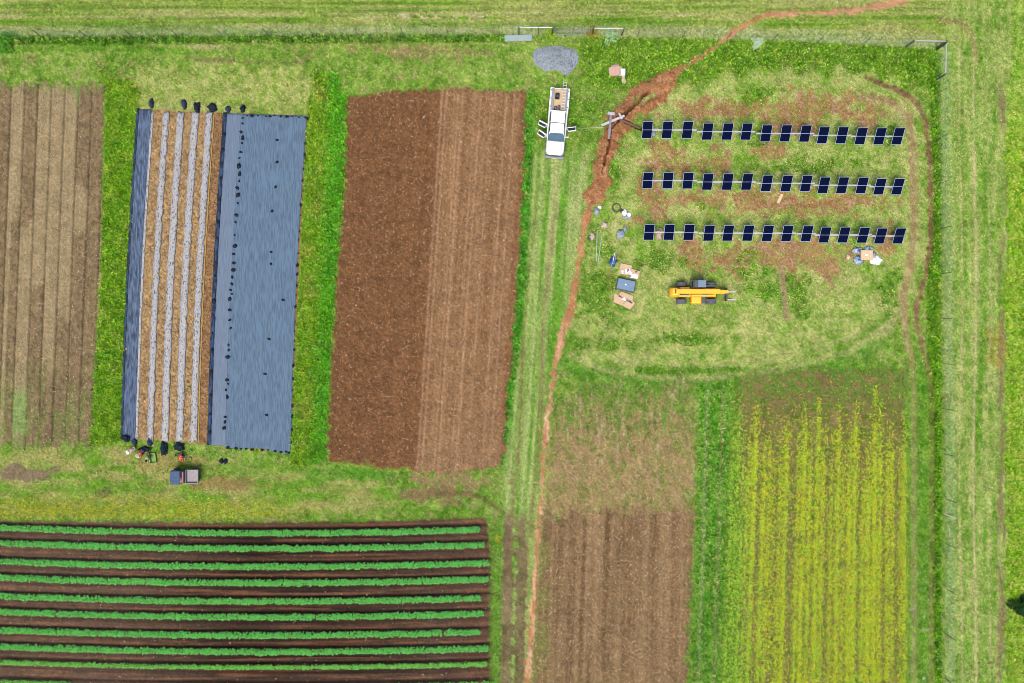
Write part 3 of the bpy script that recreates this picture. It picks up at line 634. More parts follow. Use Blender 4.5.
# ------------------------------------------------------------------ deer fence
FH = 2.3
def along(pts, step):
    out = []; carry = 0
    for (x0, y0), (x1, y1) in zip(pts[:-1], pts[1:]):
        L = math.hypot(x1-x0, y1-y0); t = carry
        while t < L: out.append((x0+(x1-x0)*t/L, y0+(y1-y0)*t/L)); t += step
        carry = t-L
    out.append(pts[-1]); return out
def fence(top, label, rails=(), posts=None):
    pts = [W(x, y, FH) for x, y in top]; r = bpy.data.objects.new('wire_fence', None); COL.objects.link(r); ox, oy = pts[0]; r.location = (ox, oy, 0); tag(r, label, 'fence', 'wire fences round the fields')
    L = [(x-ox, y-oy) for x, y in pts]
    for x, y in along(L, 4.5):
        MB().tube((x, y, -.3), (x, y, FH+.03), .028, n=8).build('post', 'dark', r)
    for (a, b) in rails:
        p, q = W(*a, FH), W(*b, FH)
        MB().tube((p[0]-ox, p[1]-oy, FH-.03), (q[0]-ox, q[1]-oy, FH-.03), .055, n=8).build('top_rail', 'rail', r)
        for e in (p, q): MB().tube((e[0]-ox, e[1]-oy, -.3), (e[0]-ox, e[1]-oy, FH+.05), .06, n=8).build('post', 'dark', r)
    m = MB(); co, fc = [], []
    def strip(a, b, za, zb, w):
        # a thin square wire
        d = Vector((b[0]-a[0], b[1]-a[1], zb-za)); 
        if d.length < 1e-4: return
        d.normalize(); s = d.cross(Vector((0, 0, 1))) if abs(d.z) < .9 else Vector((1, 0, 0)); s.normalize(); t = d.cross(s)
        k = len(co)
        for P, z in ((a, za), (b, zb)):
            for i, j in ((-1, -1), (1, -1), (1, 1), (-1, 1)):
                co.append(Vector((P[0], P[1], z))+s*i*w+t*j*w)
        for i in range(4): fc.append((k+i, k+(i+1) % 4, k+4+(i+1) % 4, k+4+i))
    for A, B in zip(L[:-1], L[1:]):
        for zz in np.linspace(.08, FH-.05, 12): strip(A, B, zz, zz, .0014)
    for x, y in along(L, .3): strip((x, y), (x, y), .05, FH-.05, .0013)
    link('wire_mesh', np_mesh('wire_mesh', np.array([tuple(c) for c in co]), np.array(fc), None, M['wire']), r)
fence([(-60, 30), (0, 30), (60, 30.5), (300, 28), (505, 27), (553, 27.5)], 'wire fence along the north edge, running west from the gate', rails=[((519, 27), (553, 27.3))])
fence([(594, 28), (624, 28.6), (760, 33), (850, 37), (914, 40.4), (946.5, 41)], 'wire fence along the north edge, from the gate east to the bright corner braces', rails=[((594, 28), (624, 28.6)), ((914, 40.4), (946, 41))])
fence([(946.7, 42), (945.7, 74), (950, 190), (953, 350), (956, 517), (956, 740)], 'long wire fence running north to south along the east side', rails=[((946.7, 43), (945.7, 74))])
g = bpy.data.objects.new('field_gate', None); COL.objects.link(g); a, b = W(555, 27.5, FH), W(592, 28, FH); g.location = (a[0], a[1], 0); tag(g, 'wide grey wire mesh gate between the two rail-braced fence ends', 'gate')
dx, dy = b[0]-a[0], b[1]-a[1]
for z in (.15, 1.15, FH-.1): MB().tube((0, 0, z), (dx, dy, z), .02, n=8).build('gate_rail', 'grey', g)
for t in (0, .5, 1): MB().tube((dx*t, dy*t, .05), (dx*t, dy*t, FH-.05), .035, n=8).build('gate_upright', 'grey', g)
m = MB()
for i in range(60): m.tube((dx*i/60, dy*i/60, .15), (dx*i/60, dy*i/60, FH-.12), .006, n=4)
m.build('wire_infill', 'wire', g)
o = MB().tube((0, 0, 0), (1.1, -.45, .5), .045, n=8).build('leaning_post', 'rail'); single(o, 945, 514, .3); tag(o, 'pale post leaning out of the grass by the east fence, south of its middle', 'post')

# ------------------------------------------------------------------ solar rows
XS = [[647.2, 667.1, 687.3, 707.4, 727.3, 746.3, 766, 785.5, 805.1, 822.9, 841.8, 860.8, 879.7, 897.7],
      [647.6, 667.8, 687.8, 707.5, 727.4, 746.8, 766.6, 786.4, 806, 823.6, 842.2, 861.8, 879.6, 897.6],
      [649, 669, 688.8, 708.8, 728, 748, 767.5, 787, 806.7, 824.6, 843.6, 863, 880.4, 898.9]]
YS = [[130, 130, 130, 131.7, 131.7, 131.7, 133.5, 133.5, 133.7, 135.4, 135.4, 136.3, 136.4, 136.4],
      [180.6, 180.6, 180.8, 182, 182, 182, 183.4, 183.5, 183.5, 185.3, 185.3, 185.5, 186.7, 186.7],
      [232.3, 232.3, 232.4, 233.2, 233.2, 233.2, 233.5, 233.6, 233.7, 235, 235, 235.2, 236, 236]]
TILT = R(39); PW, PL, PH = 1.0, 1.86, 1.25
proto = None
def make_panel(parent, x, y, z):
    global proto
    ct, st = math.cos(TILT), math.sin(TILT)
    if proto is None:
        f = MB()
        for sx in (-1, 1): f.box((sx*(PW/2-.012), 0, 0), (.03, PL, .04))
        for sy, t_ in ((-1, .04), (0, .035), (1, .03)): f.box((0, sy*(PL/2-.02), .001), (PW-.055, t_, .042))
        fr = f.build('solar_panel', 'frame', None)
        c1 = MB().box((0, 0, 0), (PW-.05, PL/2-.055, .03)).build('cell_face', 'cell', None)
        c2 = c1.copy(); COL.objects.link(c2)
        c1.parent = fr; c2.parent = fr; c1.location = (0, PL/4-.005, .002); c2.location = (0, -PL/4+.005, .002)
        proto = fr; kids = [c1, c2]; proto['k'] = 1; del proto['k']; make_panel.kids = kids; o = fr
    else:
        o = proto.copy(); COL.objects.link(o)
        for c in make_panel.kids:
            d = c.copy(); COL.objects.link(d); d.parent = o
    o.parent = parent; o.location = (x, y, z); o.rotation_euler = (TILT, 0, 0)
    return o
LBL = ['northernmost long row of dark blue solar panels on a steel rail, nearest the dug trench', 'middle long row of dark blue solar panels on a steel rail, between two others', 'southernmost long row of dark blue solar panels, nearest the yellow telehandler']
for r_ in range(3):
    row = empty('solar_panel_row', XS[r_][0], YS[r_][0], PH, 0, 0); tag(row, LBL[r_], 'solar panels', 'solar panel rows in the yard')
    ox, oy = row.location.x, row.location.y; P = [W(x, y, PH) for x, y in zip(XS[r_], YS[r_])]
    for (x, y) in P: make_panel(row, x-ox, y-oy, PH+.09)
    i = 0
    while i < 14:                       # rail segments that step from mount to mount
        j = i
        while j+1 < 14 and abs(YS[r_][j+1]-YS[r_][i]) < .5: j += 1
        x0 = P[i][0]-ox-(.35 if i == 0 else 1.0); x1 = P[j][0]-ox+(.9 if j < 13 else .4); y0 = P[i][1]-oy
        MB().box(((x0+x1)/2, y0, PH-.06), (x1-x0, .14, .14)).build('rail', 'rail', row)
        MB().tube(((x0*.7+x1*.3), y0, -.3), ((x0*.7+x1*.3), y0, PH-.14), .07, n=8).build('post', 'chrome', row)
        MB().tube(((x0*.25+x1*.75), y0, -.3), ((x0*.25+x1*.75), y0, PH-.14), .07, n=8).build('post', 'chrome', row)
        i = j+1

# ------------------------------------------------------------------ pickup truck
def wheel(root, x, y, r, wd, rimr=None, tm='tyre', axis='X'):
    m = Matrix.Translation((x, y, r)) @ Matrix.Rotation(PI/2, 4, 'Y' if axis == 'X' else 'X')
    rr = rimr or r*.6; h = wd/2
    t = MB().lathe([(rr, -h*.8), (r*.93, -h), (r, -h*.75), (r, h*.75), (r*.93, h), (rr, h*.8)], 24, m).build('wheel', tm, root, False)
    MB().lathe([(rr*.4, -h*.5), (rr-.01, -h*.72), (rr-.01, h*.72), (rr*.4, h*.5)], 18, m).build('rim', 'rim', t)
def truck():
    r = empty('pickup_truck', 557.3, 122.2, .8, R(180-5), 0)     # local +Y is the front
    tag(r, 'white pickup truck with three doors open and a loaded utility bed, parked by the trench', 'truck')
    hw = .95
    b = MB()
    b.box((0, -.1, .62), (1.8, 6.3, .38), bev=.06)                           # chassis and sills
    b.box((0, .35, .92), (1.9, 2.5, .55), bev=.08)                           # cab body
    b.build('body', 'white', r)
    b = MB(); b.box((0, 2.5, .98), (1.88, 1.2, .50), top=(.92, .95), shift=(0, -.02), bev=.12); b.box((0, 3.1, .96), (1.74, .55, .44), top=(.88, .85), shift=(0, -.03), bev=.17); b.box((0, 2.55, 1.24), (1.2, 1.15, .07), top=(.8, .9), bev=.03)
    b.build('bonnet', 'white', r)
    for s in (-1, 1): 
        MB().box((s*.76, 3.36, .98), (.32, .14, .22), bev=.03).build('headlight', 'glass', r)
    MB().box((0, 3.40, .98), (1.05, .08, .26), bev=.02).build('grille', 'dark', r)
    MB().box((0, 3.47, .58), (1.9, .22, .28), bev=.05).build('bumper', 'grey', r)
    MB().box((0, 3.59, .60), (.42, .02, .14)).build('number_plate', 'plastic', r)
    # greenhouse
    c = MB(); c.box((0, .10, 1.50), (1.66, 2.3, .60), top=(.82, .80), shift=(0, -.03)); c.build('cabin_glass', 'darkglass', r)
    ws = MB(); ws.box((0, 1.60, 1.47), (1.62, .88, .05), top=(.96, 1), rx=-R(32), bev=.02); ws.build('windscreen', 'glass', r)
    rf = MB(); rf.box((0, .80, 1.83), (1.34, .98, .07), bev=.03); rf.box((0, -.34, 1.83), (1.36, 1.16, .075), bev=.03); rf.build('roof', 'white', r)
    p = MB()
    for s in (-1, 1):
        p.tube((s*.80, 1.78, 1.25), (s*.66, 1.13, 1.82), .04, n=6); p.tube((s*.80, -1.0, 1.2), (s*.68, -.9, 1.82), .06, n=6); p.tube((s*.82, .25, 1.2), (s*.68, .2, 1.82), .035, n=6)
    p.build('pillar', 'white', r)
    for s in (-1, 1):
        MB().box((s*1.12, 1.5, 1.25), (.22, .12, .2), bev=.03).build('wing_mirror', 'white', r)
    for s in (-1, 1):
        MB().tube((s*.35-.2, 2.02, 1.27), (s*.35+.25, 1.86, 1.36), .012, n=6).build('wiper', 'dark', r)
        MB().box((s*.62, 2.5, 1.262), (.02, 1.1, .006)).build('bonnet_crease', 'grey', r)
        for y in (1.6, .55, -.5): MB().box((s*.955, y-.2, 1.0), (.02, .16, .04)).build('door_handle', 'grey', r)
    MB().box((0, .28, 1.872), (1.2, .02, .006)).build('roof_seam', 'grey', r)
    # utility bed
    MB().box((0, -2.05, .86), (1.12, 2.35, .06)).build('bed_floor', 'plywood', r)
    MB().box((0, -.93, 1.1), (1.8, .06, .55)).build('headboard', 'white', r)
    MB().box((0, -3.27, .93), (1.7, .06, .3)).build('tailgate', 'white', r)
    for s in (-1, 1):
        t = MB().box((s*.78, -2.05, 1.02), (.38, 2.45, .72), bev=.03).build('side_locker', 'white', r)
        MB().box((s*.71, -2.05, 1.395), (.2, 2.3, .02)).build('locker_lid', 'grey', t)
        for y in (-3.0, -2.2, -1.4): MB().box((s*.86, y, 1.40), (.08, .12, .03)).build('latch', 'dark', t)
    MB().box((0, -3.36, .55), (1.8, .18, .18), bev=.03).build('rear_bumper', 'grey', r)
    for s in (-1, 1): MB().box((s*.86, -3.29, .9), (.1, .04, .3)).build('tail_light', 'red', r)
    for x in (-.84, .84):
        for y in (2.35, -1.95): wheel(r, x, y, .42, .27)
    # open doors: local +X is photo-west because the truck faces south
    def door(x, y, s, ang, L=.98, T_=.42):
        d = bpy.data.objects.new('door', None)
        m = MB(); m.box((L/2, 0, .95), (L, .16, .62), bev=.03); 
        m.box((L/2, -.09, 1.30), (L*.96, .05, .06)); m.tube((.05, 0, 1.26), (.14, T_, 1.74), .045, n=6); m.tube((L-.05, 0, 1.26), (L-.12, T_, 1.74), .045, n=6); m.tube((.14, T_, 1.74), (L-.12, T_, 1.74), .05, n=6)
        o = m.build('door', 'white', r); o.location = (x, y, 0); o.rotation_euler = (0, 0, ang)
        gl = MB(); gl.box((L/2, T_/2, 1.5), (L*.78, .02, .58), rx=-math.atan2(T_, .5)); gl.build('window', 'darkglass', o)
        MB().box((L/2, .075, .98), (L*.7, .03, .4), bev=.01).build('door_card', 'grey', o)
    door(.93, 1.55, 1, R(-30)); door(.93, .50, 1, R(-22)); door(-.93, .62, -1, R(180+12), T_=-.42)
    return r
truck()
# load carried on the truck
def on_truck(name, lx, ly, z): # local truck coords -> world empty
    a = R(180-5); x0, y0 = W(557.3, 122.2, .8); o = bpy.data.objects.new(name, None); COL.objects.link(o)
    o.location = (x0+lx*math.cos(a)-ly*math.sin(a), y0+lx*math.sin(a)+ly*math.cos(a), z); o.rotation_euler = (0, 0, a); return o
l = on_truck('ladder', -.42, -1.95, 1.43); tag(l, 'silver aluminium ladder lying along the east side of the truck bed, sticking out behind', 'ladder')
for s in (-1, 1): MB().box((s*.17, -.35, 0), (.05, 3.4, .09), bev=.01).build('rail', 'chrome', l)
for i in range(11): MB().tube((-.17, -1.9+i*.3, 0), (.17, -1.9+i*.3, 0), .022, n=8).build('rung', 'chrome', l)
# the ladder rests on two cross bars that belong to it by bolts
o = on_truck('generator', .22, -2.5, .89); tag(o, 'black portable generator standing at the rear of the truck bed', 'generator')
MB().box((0, 0, .22), (.42, .6, .36), bev=.08).build('casing', 'bag', o); MB().tube((-.15, -.26, .45), (-.15, .26, .45), .02).build('handle', 'grey', o); MB().box((0, 0, .42), (.2, .25, .06), bev=.02).build('tank', 'dark', o)
for lx, ly, nm, mt_, lb in ((.30, -1.3, 'toolbox', 'dark', 'dark toolbox at the front of the truck bed, western one'), (-.02, -1.42, 'toolbox', 'rust', 'rust brown toolbox at the front of the truck bed beside the ladder'), (.12, -1.15, 'cable_reel', 'grey', 'small grey reel against the truck cab')):
    o = on_truck(nm, lx, ly, .89); tag(o, lb, 'toolbox' if nm == 'toolbox' else 'reel')
    if nm == 'toolbox':
        MB().box((0, 0, .13), (.26, .42, .24), bev=.03).build('case', mt_, o); MB().tube((0, -.1, .28), (0, .1, .28), .018).build('handle', 'chrome', o)
    else: 
        MB().lathe([(.14, 0), (.14, .03), (.06, .04), (.06, .2), (.14, .21), (.14, .24)], 18).build('spool', mt_, o)

# ------------------------------------------------------------------ telehandler
def telehandler():
    r = empty('telehandler', 698.5, 292.3, 1.0, 0, 0); tag(r, 'yellow telehandler with raised boom over its body and forks pointing east', 'telehandler')
    def L(px, py): return ((px-698.5)/S*.985, (292.3-py)/S*.985)
    b = MB()
    b.box((-.35, 0, .72), (4.3, .95, .5), top=(.97, .9), bev=.06)
    x, y = L(674.5, 292.3); b.box((x, y, 1.05), (1.05, 1.0, .85), top=(.9, .86), bev=.16)
    b.build('chassis', 'yellow', r)
    bm = MB(); x0, y0 = L(675, 291.7); x1, y1 = L(719, 291.6)
    bm.box(((x0+x1)/2, y0, 1.62), (x1-x0, .46, .42), ry=R(3.5), bev=.05); bo = bm.build('boom', 'yellow', r)
    bm = MB(); x2, _ = L(726, 291.8); bm.box(((x1+x2)/2-.1, y0-.02, 1.42), (x2-x1+.5, .34, .32), ry=R(4), bev=.04); bm.box((x2-.38, y0-.03, 1.2), (.5, .5, .62), top=(.75, .8), bev=.08); bm.build('boom_extension', 'yellow', r)
    bm = MB(); bm.box((x0-.05, y0-.04, 1.55), (.85, .86, .42), top=(.8, .85), bev=.14); bm.build('boom_pivot', 'yellow', r)
    MB().box((x0-.1, y0, 1.79), (.10, .42, .05), bev=.01).build('vent', 'dark', r)
    x, y = L(684, 290.3); MB().box((x, y, 1.35), (1.05, .62, .42), top=(.9, .85), bev=.08).build('side_cover', 'yellow', r)
    x, y = L(702, 295.6); MB().box((x, y, 1.15), (2.3, .34, .5), top=(.96, .55), bev=.05).build('side_tank', 'yellow', r)
    x, y = L(696, 300); MB().box((x, y, .98), (1.1, .82, .72), top=(.9, .84), bev=.12).build('engine_cover', 'yellow', r)
    x, y = L(703.5, 299.7); MB().box((x, y, .9), (.42, .66, .5), bev=.04).build('battery_box', 'dark', r)
    x, y = L(684.5, 294.3); MB().box((x, y, 1.0), (.9, .2, .3), bev=.02).build('hydraulic_block', 'dark', r)
    # cab
    cx, cy = L(698, 284.2); cb = MB(); cb.box((cx, cy, .85), (1.45, .80, .7), bev=.05); cb = cb.build('cab', 'grey', r)
    MB().box((cx-.03, cy, 1.65), (1.35, .76, .9), top=(.86, .9), shift=(-.05, 0), bev=.04).build('cab_glass', 'darkglass', cb)
    MB().box((cx+.20, cy, 2.14), (.80, .70, .08), bev=.03).build('cab_roof', 'lidgrey', cb)
    MB().box((cx-.38, cy, 2.12), (.34, .68, .06), bev=.02).build('roof_window', 'dark', cb)
    for i in range(3): MB().box((cx+.0+.2*i, cy, 2.19), (.03, .62, .02)).build('roof_bar', 'grey', cb)
    for px, py in ((682, 284.2), (711.8, 284.6), (682, 301.4), (711.8, 301.6)):
        x, y = L(px, py); wheel(r, x, y, .53, .44, .28, 'tyre', 'Y')
    for px in (682, 711.8): 
        x, _ = L(px, 0); MB().tube((x, -.7, .53), (x, .7, .53), .09).build('axle', 'dark', r)
    # mudguards
    for px, py in ((711.8, 284.9), (711.8, 301.3)):
        x, y = L(px, py); MB().box((x-.1, y*.86, 1.12), (1.0, .2, .04), bev=.01).build('mudguard', 'dark', r)
    # fork carriage
    x, y = L(727, 294.5); MB().box((x, y, .62), (.14, 1.28, .75), bev=.02).build('fork_carriage', 'dark', r)
    MB().box((x-.25, y+.2, .85), (.4, .5, .5), bev=.05).build('tilt_head', 'dark', r)
    for py in (291.3, 299.4):
        _, y = L(0, py); f = MB(); f.box((x+.55, y, .10), (1.05, .10, .045)); f.box((x+.085, y, .4), (.045, .10, .62)); f.build('fork', 'chrome', r)
    MB().tube((L(690, 0)[0], y0-.28, 1.2), (L(708, 0)[0], y0-.28, 1.45), .06).build('hydraulic_ram', 'dark', r)
telehandler()

# ------------------------------------------------------------------ utility vehicle
def utv():
    r = empty('utility_vehicle', 184.8, 476.3, .8, R(0.5), 0); tag(r, 'small blue-grey utility vehicle with an open cargo bed, parked below the covered plot', 'utility vehicle')
    MB().box((0, 0, .5), (2.65, 1.15, .3), bev=.05).build('chassis', 'dark', r)
    MB().box((-1.12, 0, .80), (.58, 1.28, .42), top=(.75, .86), shift=(.05, 0), bev=.1).build('bonnet', 'lidgrey', r)
    for s in (-1, 1): MB().box((-1.39, s*.42, .82), (.08, .2, .12), bev=.02).build('headlight', 'plastic', r)
    rf = MB().box((-.60, 0, 1.92), (.98, 1.36, .07), top=(.95, .95), bev=.03).build('roof', 'utvroof', r)
    for i in (-1, 0, 1): MB().box((-.60, i*.36, 1.965), (.8, .05, .025), bev=.008).build('roof_rib', 'utvroof', rf)
    MB().box((-1.03, 0, 1.45), (.03, 1.2, .85), ry=R(14)).build('windscreen', 'glass', r)
    c = MB()
    for s in (-1, 1): c.tube((-1.12, s*.6, 1.0), (-.98, s*.58, 1.9), .03); c.tube((.02, s*.6, .7), (-.12, s*.58, 1.9), .03); c.tube((-.98, s*.58, 1.88), (-.12, s*.58, 1.88), .03)
    c.build('roll_cage', 'black', r)
    MB().box((-.22, 0, .85), (.5, 1.15, .16), bev=.04).build('seat', 'red', r); MB().box((.02, 0, 1.3), (.16, 1.12, .55), bev=.04).build('backrest', 'red', r)
    b = MB(); b.box((.80, 0, .86), (1.14, 1.28, .06)); b.build('bed_floor', 'utvbed', r)
    for (cx, cy, dx, dy) in ((.80, .66, 1.2, .05), (.80, -.66, 1.2, .05), (1.39, 0, .05, 1.27), (.21, 0, .05, 1.27)): MB().box((cx, cy, 1.0), (dx, dy, .34), bev=.01).build('bed_side', 'grey', r)
    for x in (-.95, .9):
        for y in (-.6, .6): wheel(r, x, y, .31, .24, .17, 'black', 'Y')
    MB().torus((-.72, .3, 1.1), .16, .02).build('steering_wheel', 'black', r)
utv()

# ------------------------------------------------------------------ covers laid on the plot
def inv2(s, v): return s-(v-110)*.049-2.3*math.sin(min(max((v-110)/330, 0), 1)*PI)
def sheet(name, s0, s1, va, vb, m, z0, wr, label, cat, group=None, nu=None, dome=0, seed=0, rag=.5, thick=.006, edge=None):
    """a cloth between two lines of the plot: s across, v along"""
    nu = nu or max(6, int((s1-s0)*1.2)); nv = 150; co = []; r2 = random.Random(seed)
    for j in range(nv+1):
        t = j/nv
        for i in range(nu+1):
            f = i/nu; s = s0+(s1-s0)*f; v0, v1 = (va(f), vb(f)); v = v0+(v1-v0)*t
            e = rag*(mnoise.noise(Vector((seed, v*.13, f*3)))+.6*mnoise.noise(Vector((seed+4, v*.5, f*3)))) if i in (0, nu) else 0
            px = inv2(s+e, v)+(0); py = v+(rag*1.3*mnoise.noise(Vector((s*.3, seed+9, t))) if j in (0, nv) else 0)
            x, y = W(px, py); z = z0+dome*math.sin(PI*f)+wr*(mnoise.noise(Vector((s*.9+seed, v*.02, 0)))*1.0+.8*mnoise.noise(Vector((s*.45, v*.12, seed))))
            if i in (0, nu) or j in (0, nv): z = z0-.01
            co.append((x, y, z))
    n = len(co); f = []
    for j in range(nv):
        for i in range(nu):
            a = j*(nu+1)+i; f.append((a, a+nu+1, a+nu+2, a+1))
    me = np_mesh(name, np.array(co), np.array(f), None, M[m], True); o = link(name, me)
    md = o.modifiers.new('thickness', 'SOLIDIFY'); md.thickness = thick; md.offset = 1
    return tag(o, label, cat, group)
sheet('ground_cover_fabric', 138.2, 151.8, lambda f: 109.5, lambda f: 438+3*f, 'fabric2', .06, .035, 'narrow dark blue-grey ground cover fabric along the west side of the covered plot', 'fabric', 'ground covers on the plot', seed=1)
sheet('ground_cover_fabric', 226.6, 243, lambda f: 113.3+.4*f, lambda f: 444.5+2*f, 'fabric3', .035, .012, 'paler grey-blue ground cover fabric between the dark ruffled fold and the line of sandbags', 'fabric', 'ground covers on the plot', seed=8)
sheet('ground_cover_fabric', 241.4, 307.3, lambda f: 113.8+2.1*f, lambda f: 446.2+6.3*f+1.5*math.sin(f*9), 'fabric', .05, .02, 'very wide blue-grey ground cover fabric over the east half of the covered plot', 'fabric', 'ground covers on the plot', seed=2)
sheet('fabric_fold', 223.6, 227.6, lambda f: 112.5, lambda f: 445, 'fold', .09, .03, 'dark ruffled fold of fabric along the west edge of the wide ground cover', 'fabric', 'ground covers on the plot', seed=3, dome=.07)
sheet('fabric_fold', 137.0, 139.6, lambda f: 108.5, lambda f: 438.5, 'fold', .07, .03, 'dark ruffled fold of fabric beside the green grass strip on the west', 'fabric', 'ground covers on the plot', seed=4, dome=.05)
sheet('film_edge', 151.6, 154.2, lambda f: 112, lambda f: 439, 'film', .05, .02, 'thin pale film edge beside the narrow dark ground cover', 'plastic film', 'pale plastic films on the plot', seed=5, dome=.03)
for k, (a, b, lb) in enumerate(((163.4, 169.9, 'pale dusty plastic film strip, first wide one from the narrow dark fabric'), (177.6, 184.9, 'pale dusty plastic film strip, second wide one from the narrow dark fabric'),
                               (192.2, 199.6, 'pale dusty plastic film strip, third wide one from the narrow dark fabric'), (206.4, 213.4, 'pale dusty plastic film strip beside the yellow tape'))):
    sheet('plastic_film', a, b, lambda f: 112, lambda f: 441.5, 'film', .07, .03, lb, 'plastic film', 'pale plastic films on the plot', seed=10+k, dome=.12, rag=1.7)
# yellow tape
def polytube(name, pts, r, m, label, cat, group=None):
    b = MB()
    for p, q in zip(pts[:-1], pts[1:]): b.tube(p, q, r, n=8)
    return tag(b.build(name, m), label, cat, group)
pts = []
for j in range(34):
    v = 112+j*10; x, y = W(inv2(214.9+.2*math.sin(v), v), v); pts.append((x, y, .09))
polytube('drip_tape', pts, .05, 'hose', 'thin yellow drip tape running along the easternmost pale film strip', 'drip tape')
# bags that weigh the covers down
bagm = [MB().lump((0, 0, 0), (.62, .42, .22), i, .35).build('sandbag', 'bag', None, True) for i in range(5)]
bag_me = [b.data for b in bagm]
for b in bagm: bpy.data.objects.remove(b)
def bag(px, py, s, label, group, z=.05, rz=None):
    o = bpy.data.objects.new('sandbag', bag_me[random.Random(px*7+py).randrange(5)]); COL.objects.link(o); x, y = W(px, py, .1)
    o.location = (x, y, z); o.scale = (s, s, s); o.rotation_euler = (0, 0, (px*1.7+py) % 3.1 if rz is None else rz); tag(o, label, 'sandbag', group)
rr = random.Random(4)
seam = [118, 123.5, 132, 138, 143, 152, 158, 166, 174, 181, 188, 195, 203, 215, 222, 235, 246, 254, 263, 270, 277, 284, 290, 294, 299, 310, 320, 328, 345, 350, 357, 380, 384, 390, 397, 417, 422, 428]
for i_, v in enumerate(seam): bag(inv2(243.8+rr.uniform(-1.2, 1.2)-(v-110)*.008, v), v, rr.uniform(.6, 1.5)*.55, nth(i_)+' black sandbag from the north on the seam of the wide cover', 'sandbags along the cover seam')
for i_, (px, py) in enumerate(((277, 140), (277, 162), (275.5, 187), (272, 211), (271, 252), (271, 264), (269, 339), (265, 374), (266.5, 415), (283, 300))):
    bag(px, py, .5, ('easternmost' if px > 280 else nth(i_)+' from the north')+' of the lone small bags amid the wide cover', 'small bags on the wide cover')
v = 119; i_ = 0
while v < 450:
    bag(inv2(307.4+rr.uniform(-.4, .3), v), v, rr.uniform(.25, .6), nth(i_)+' black sandbag from the north on the east edge of the wide cover', 'sandbags along the east edge of the cover', rz=1.4); v += rr.uniform(8, 16); i_ += 1
for i_, px in enumerate((247, 252, 258, 266, 270, 274, 281, 287, 292, 299, 305)): bag(px, 114.2+(px-222)*.032+rr.uniform(-.6, .6), rr.uniform(.3, .6), nth(i_)+' black sandbag from the west on the north edge of the wide cover', 'sandbags along the north edge of the cover', rz=0)
for i_, px in enumerate((228, 236, 241, 246, 252, 262, 268, 275, 281, 286, 289)): bag(px, 445.5+(px-208)*.085+rr.uniform(-.6, .6), rr.uniform(.3, .65), nth(i_)+' black sandbag from the west on the south edge of the wide cover', 'sandbags along the south edge of the cover', rz=0)
for i_, v in enumerate((120, 135, 150, 163, 178, 200, 222, 238, 262, 276, 301, 315, 333, 350, 372, 395, 414, 432)): bag(inv2(225.6, v), v, rr.uniform(.4, .75), nth(i_)+' black sandbag from the north on the west fold of the wide cover', 'sandbags along the west fold of the cover', z=.1, rz=1.5)
# bunched ends of the films
def bundle(px, py, d, label, seed, m='bag'):
    o = MB().lump((0, 0, 0), (d[0], d[1], .35), seed, .45).lump((d[0]*.15, -d[1]*.3, 0), (d[0]*.6, d[1]*.5, .3), seed+3, .4).build('fabric_bundle', m, None, True); single(o, px, py, .1); tag(o, label, 'fabric bundle', 'bundled fabric at the strip ends')
bundle(151, 103, (.45, .8), 'dark fabric bundle north of the narrow dark fabric, dull and thin', 21, 'fold')
bundle(184, 104, (.5, .9), 'dull dark fabric bundle at the north end of the second wide film strip', 22, 'fold')
bundle(197, 107, (.6, .95), 'blue-black fabric bundle at the north end of the third wide film strip', 23)
bundle(212.5, 107.5, (.75, .75), 'round black fabric bundle at the north end of the film strip by the yellow tape', 24)
bundle(242.5, 108.5, (.5, .6), 'small black fabric bundle at the north end of the seam of the wide cover', 25)
bundle(228, 109, (.45, .6), 'dull green-black fabric bundle north of the fold of the wide cover', 31, 'fold')
bundle(126, 437.5, (.9, .6), 'black fabric bundle at the south end of the narrow dark fabric', 26)
bundle(134, 441.5, (.55, .6), 'dull dark fabric bundle south of the thin pale film edge', 27, 'fold')
bundle(149.5, 441.5, (.5, .8), 'dull dark fabric bundle at the south end of the first wide film strip', 28, 'fold')
bundle(163.8, 449, (.65, 1.15), 'black fabric bundle at the south end of the second wide film strip', 29)
bundle(178.6, 446.5, (.9, .75), 'black fabric bundle at the south end of the third wide film strip', 30)
bundle(144.5, 449, (1.1, .45), 'long black fabric roll beside the person in orange and a pale hat', 32)
o = MB().lump((-.22, 0, 0), (.42, .5, .3), 41, .3).lump((.22, -.05, 0), (.42, .5, .3), 42, .3).build('fabric_bundle', 'bag', None, True); single(o, 223.5, 461); tag(o, 'pair of black bags lying in the grass south of the wide cover', 'bags')

# ------------------------------------------------------------------ buckets, crates by the plot
def bucket(px, py, m, r_, label, group=None, h=.38):
    o = empty('bucket', px, py); tag(o, label, 'bucket', group)
    MB().lathe([(r_*.78, 0), (r_, h), (r_*1.06, h), (r_*1.06, h+.02), (r_*.93, h+.02), (r_*.73, .04)], 22).build('pail', m, o)
    MB().lathe([(r_*.9, h-.03), (r_*.9, h+.01), (r_*.5, h+.03), (r_*.1, h+.03)], 22).build('lid', m, o)
    MB().torus((0, 0, h+.02), r_*1.0, .010).build('handle', m, o)
def crate(px, py, w_, d_, rz, m, label, group=None, name='crate'):
    o = empty(name, px, py, 0, rz); tag(o, label, 'crate', group); h = .3
    MB().box((0, 0, .02), (w_-.02, d_-.02, .03)).build('base', m, o)
    for cx, cy, dx, dy in ((w_/2, 0, .03, d_), (-w_/2, 0, .03, d_), (0, d_/2, w_-.03, .03), (0, -d_/2, w_-.03, .03)): MB().box((cx, cy, h/2), (dx, dy, h)).build('side', m, o)
crate(153.4, 457.9, .62, .95, R(8), 'lime', 'lime green crate, standing in the grass beside the black-haired person')

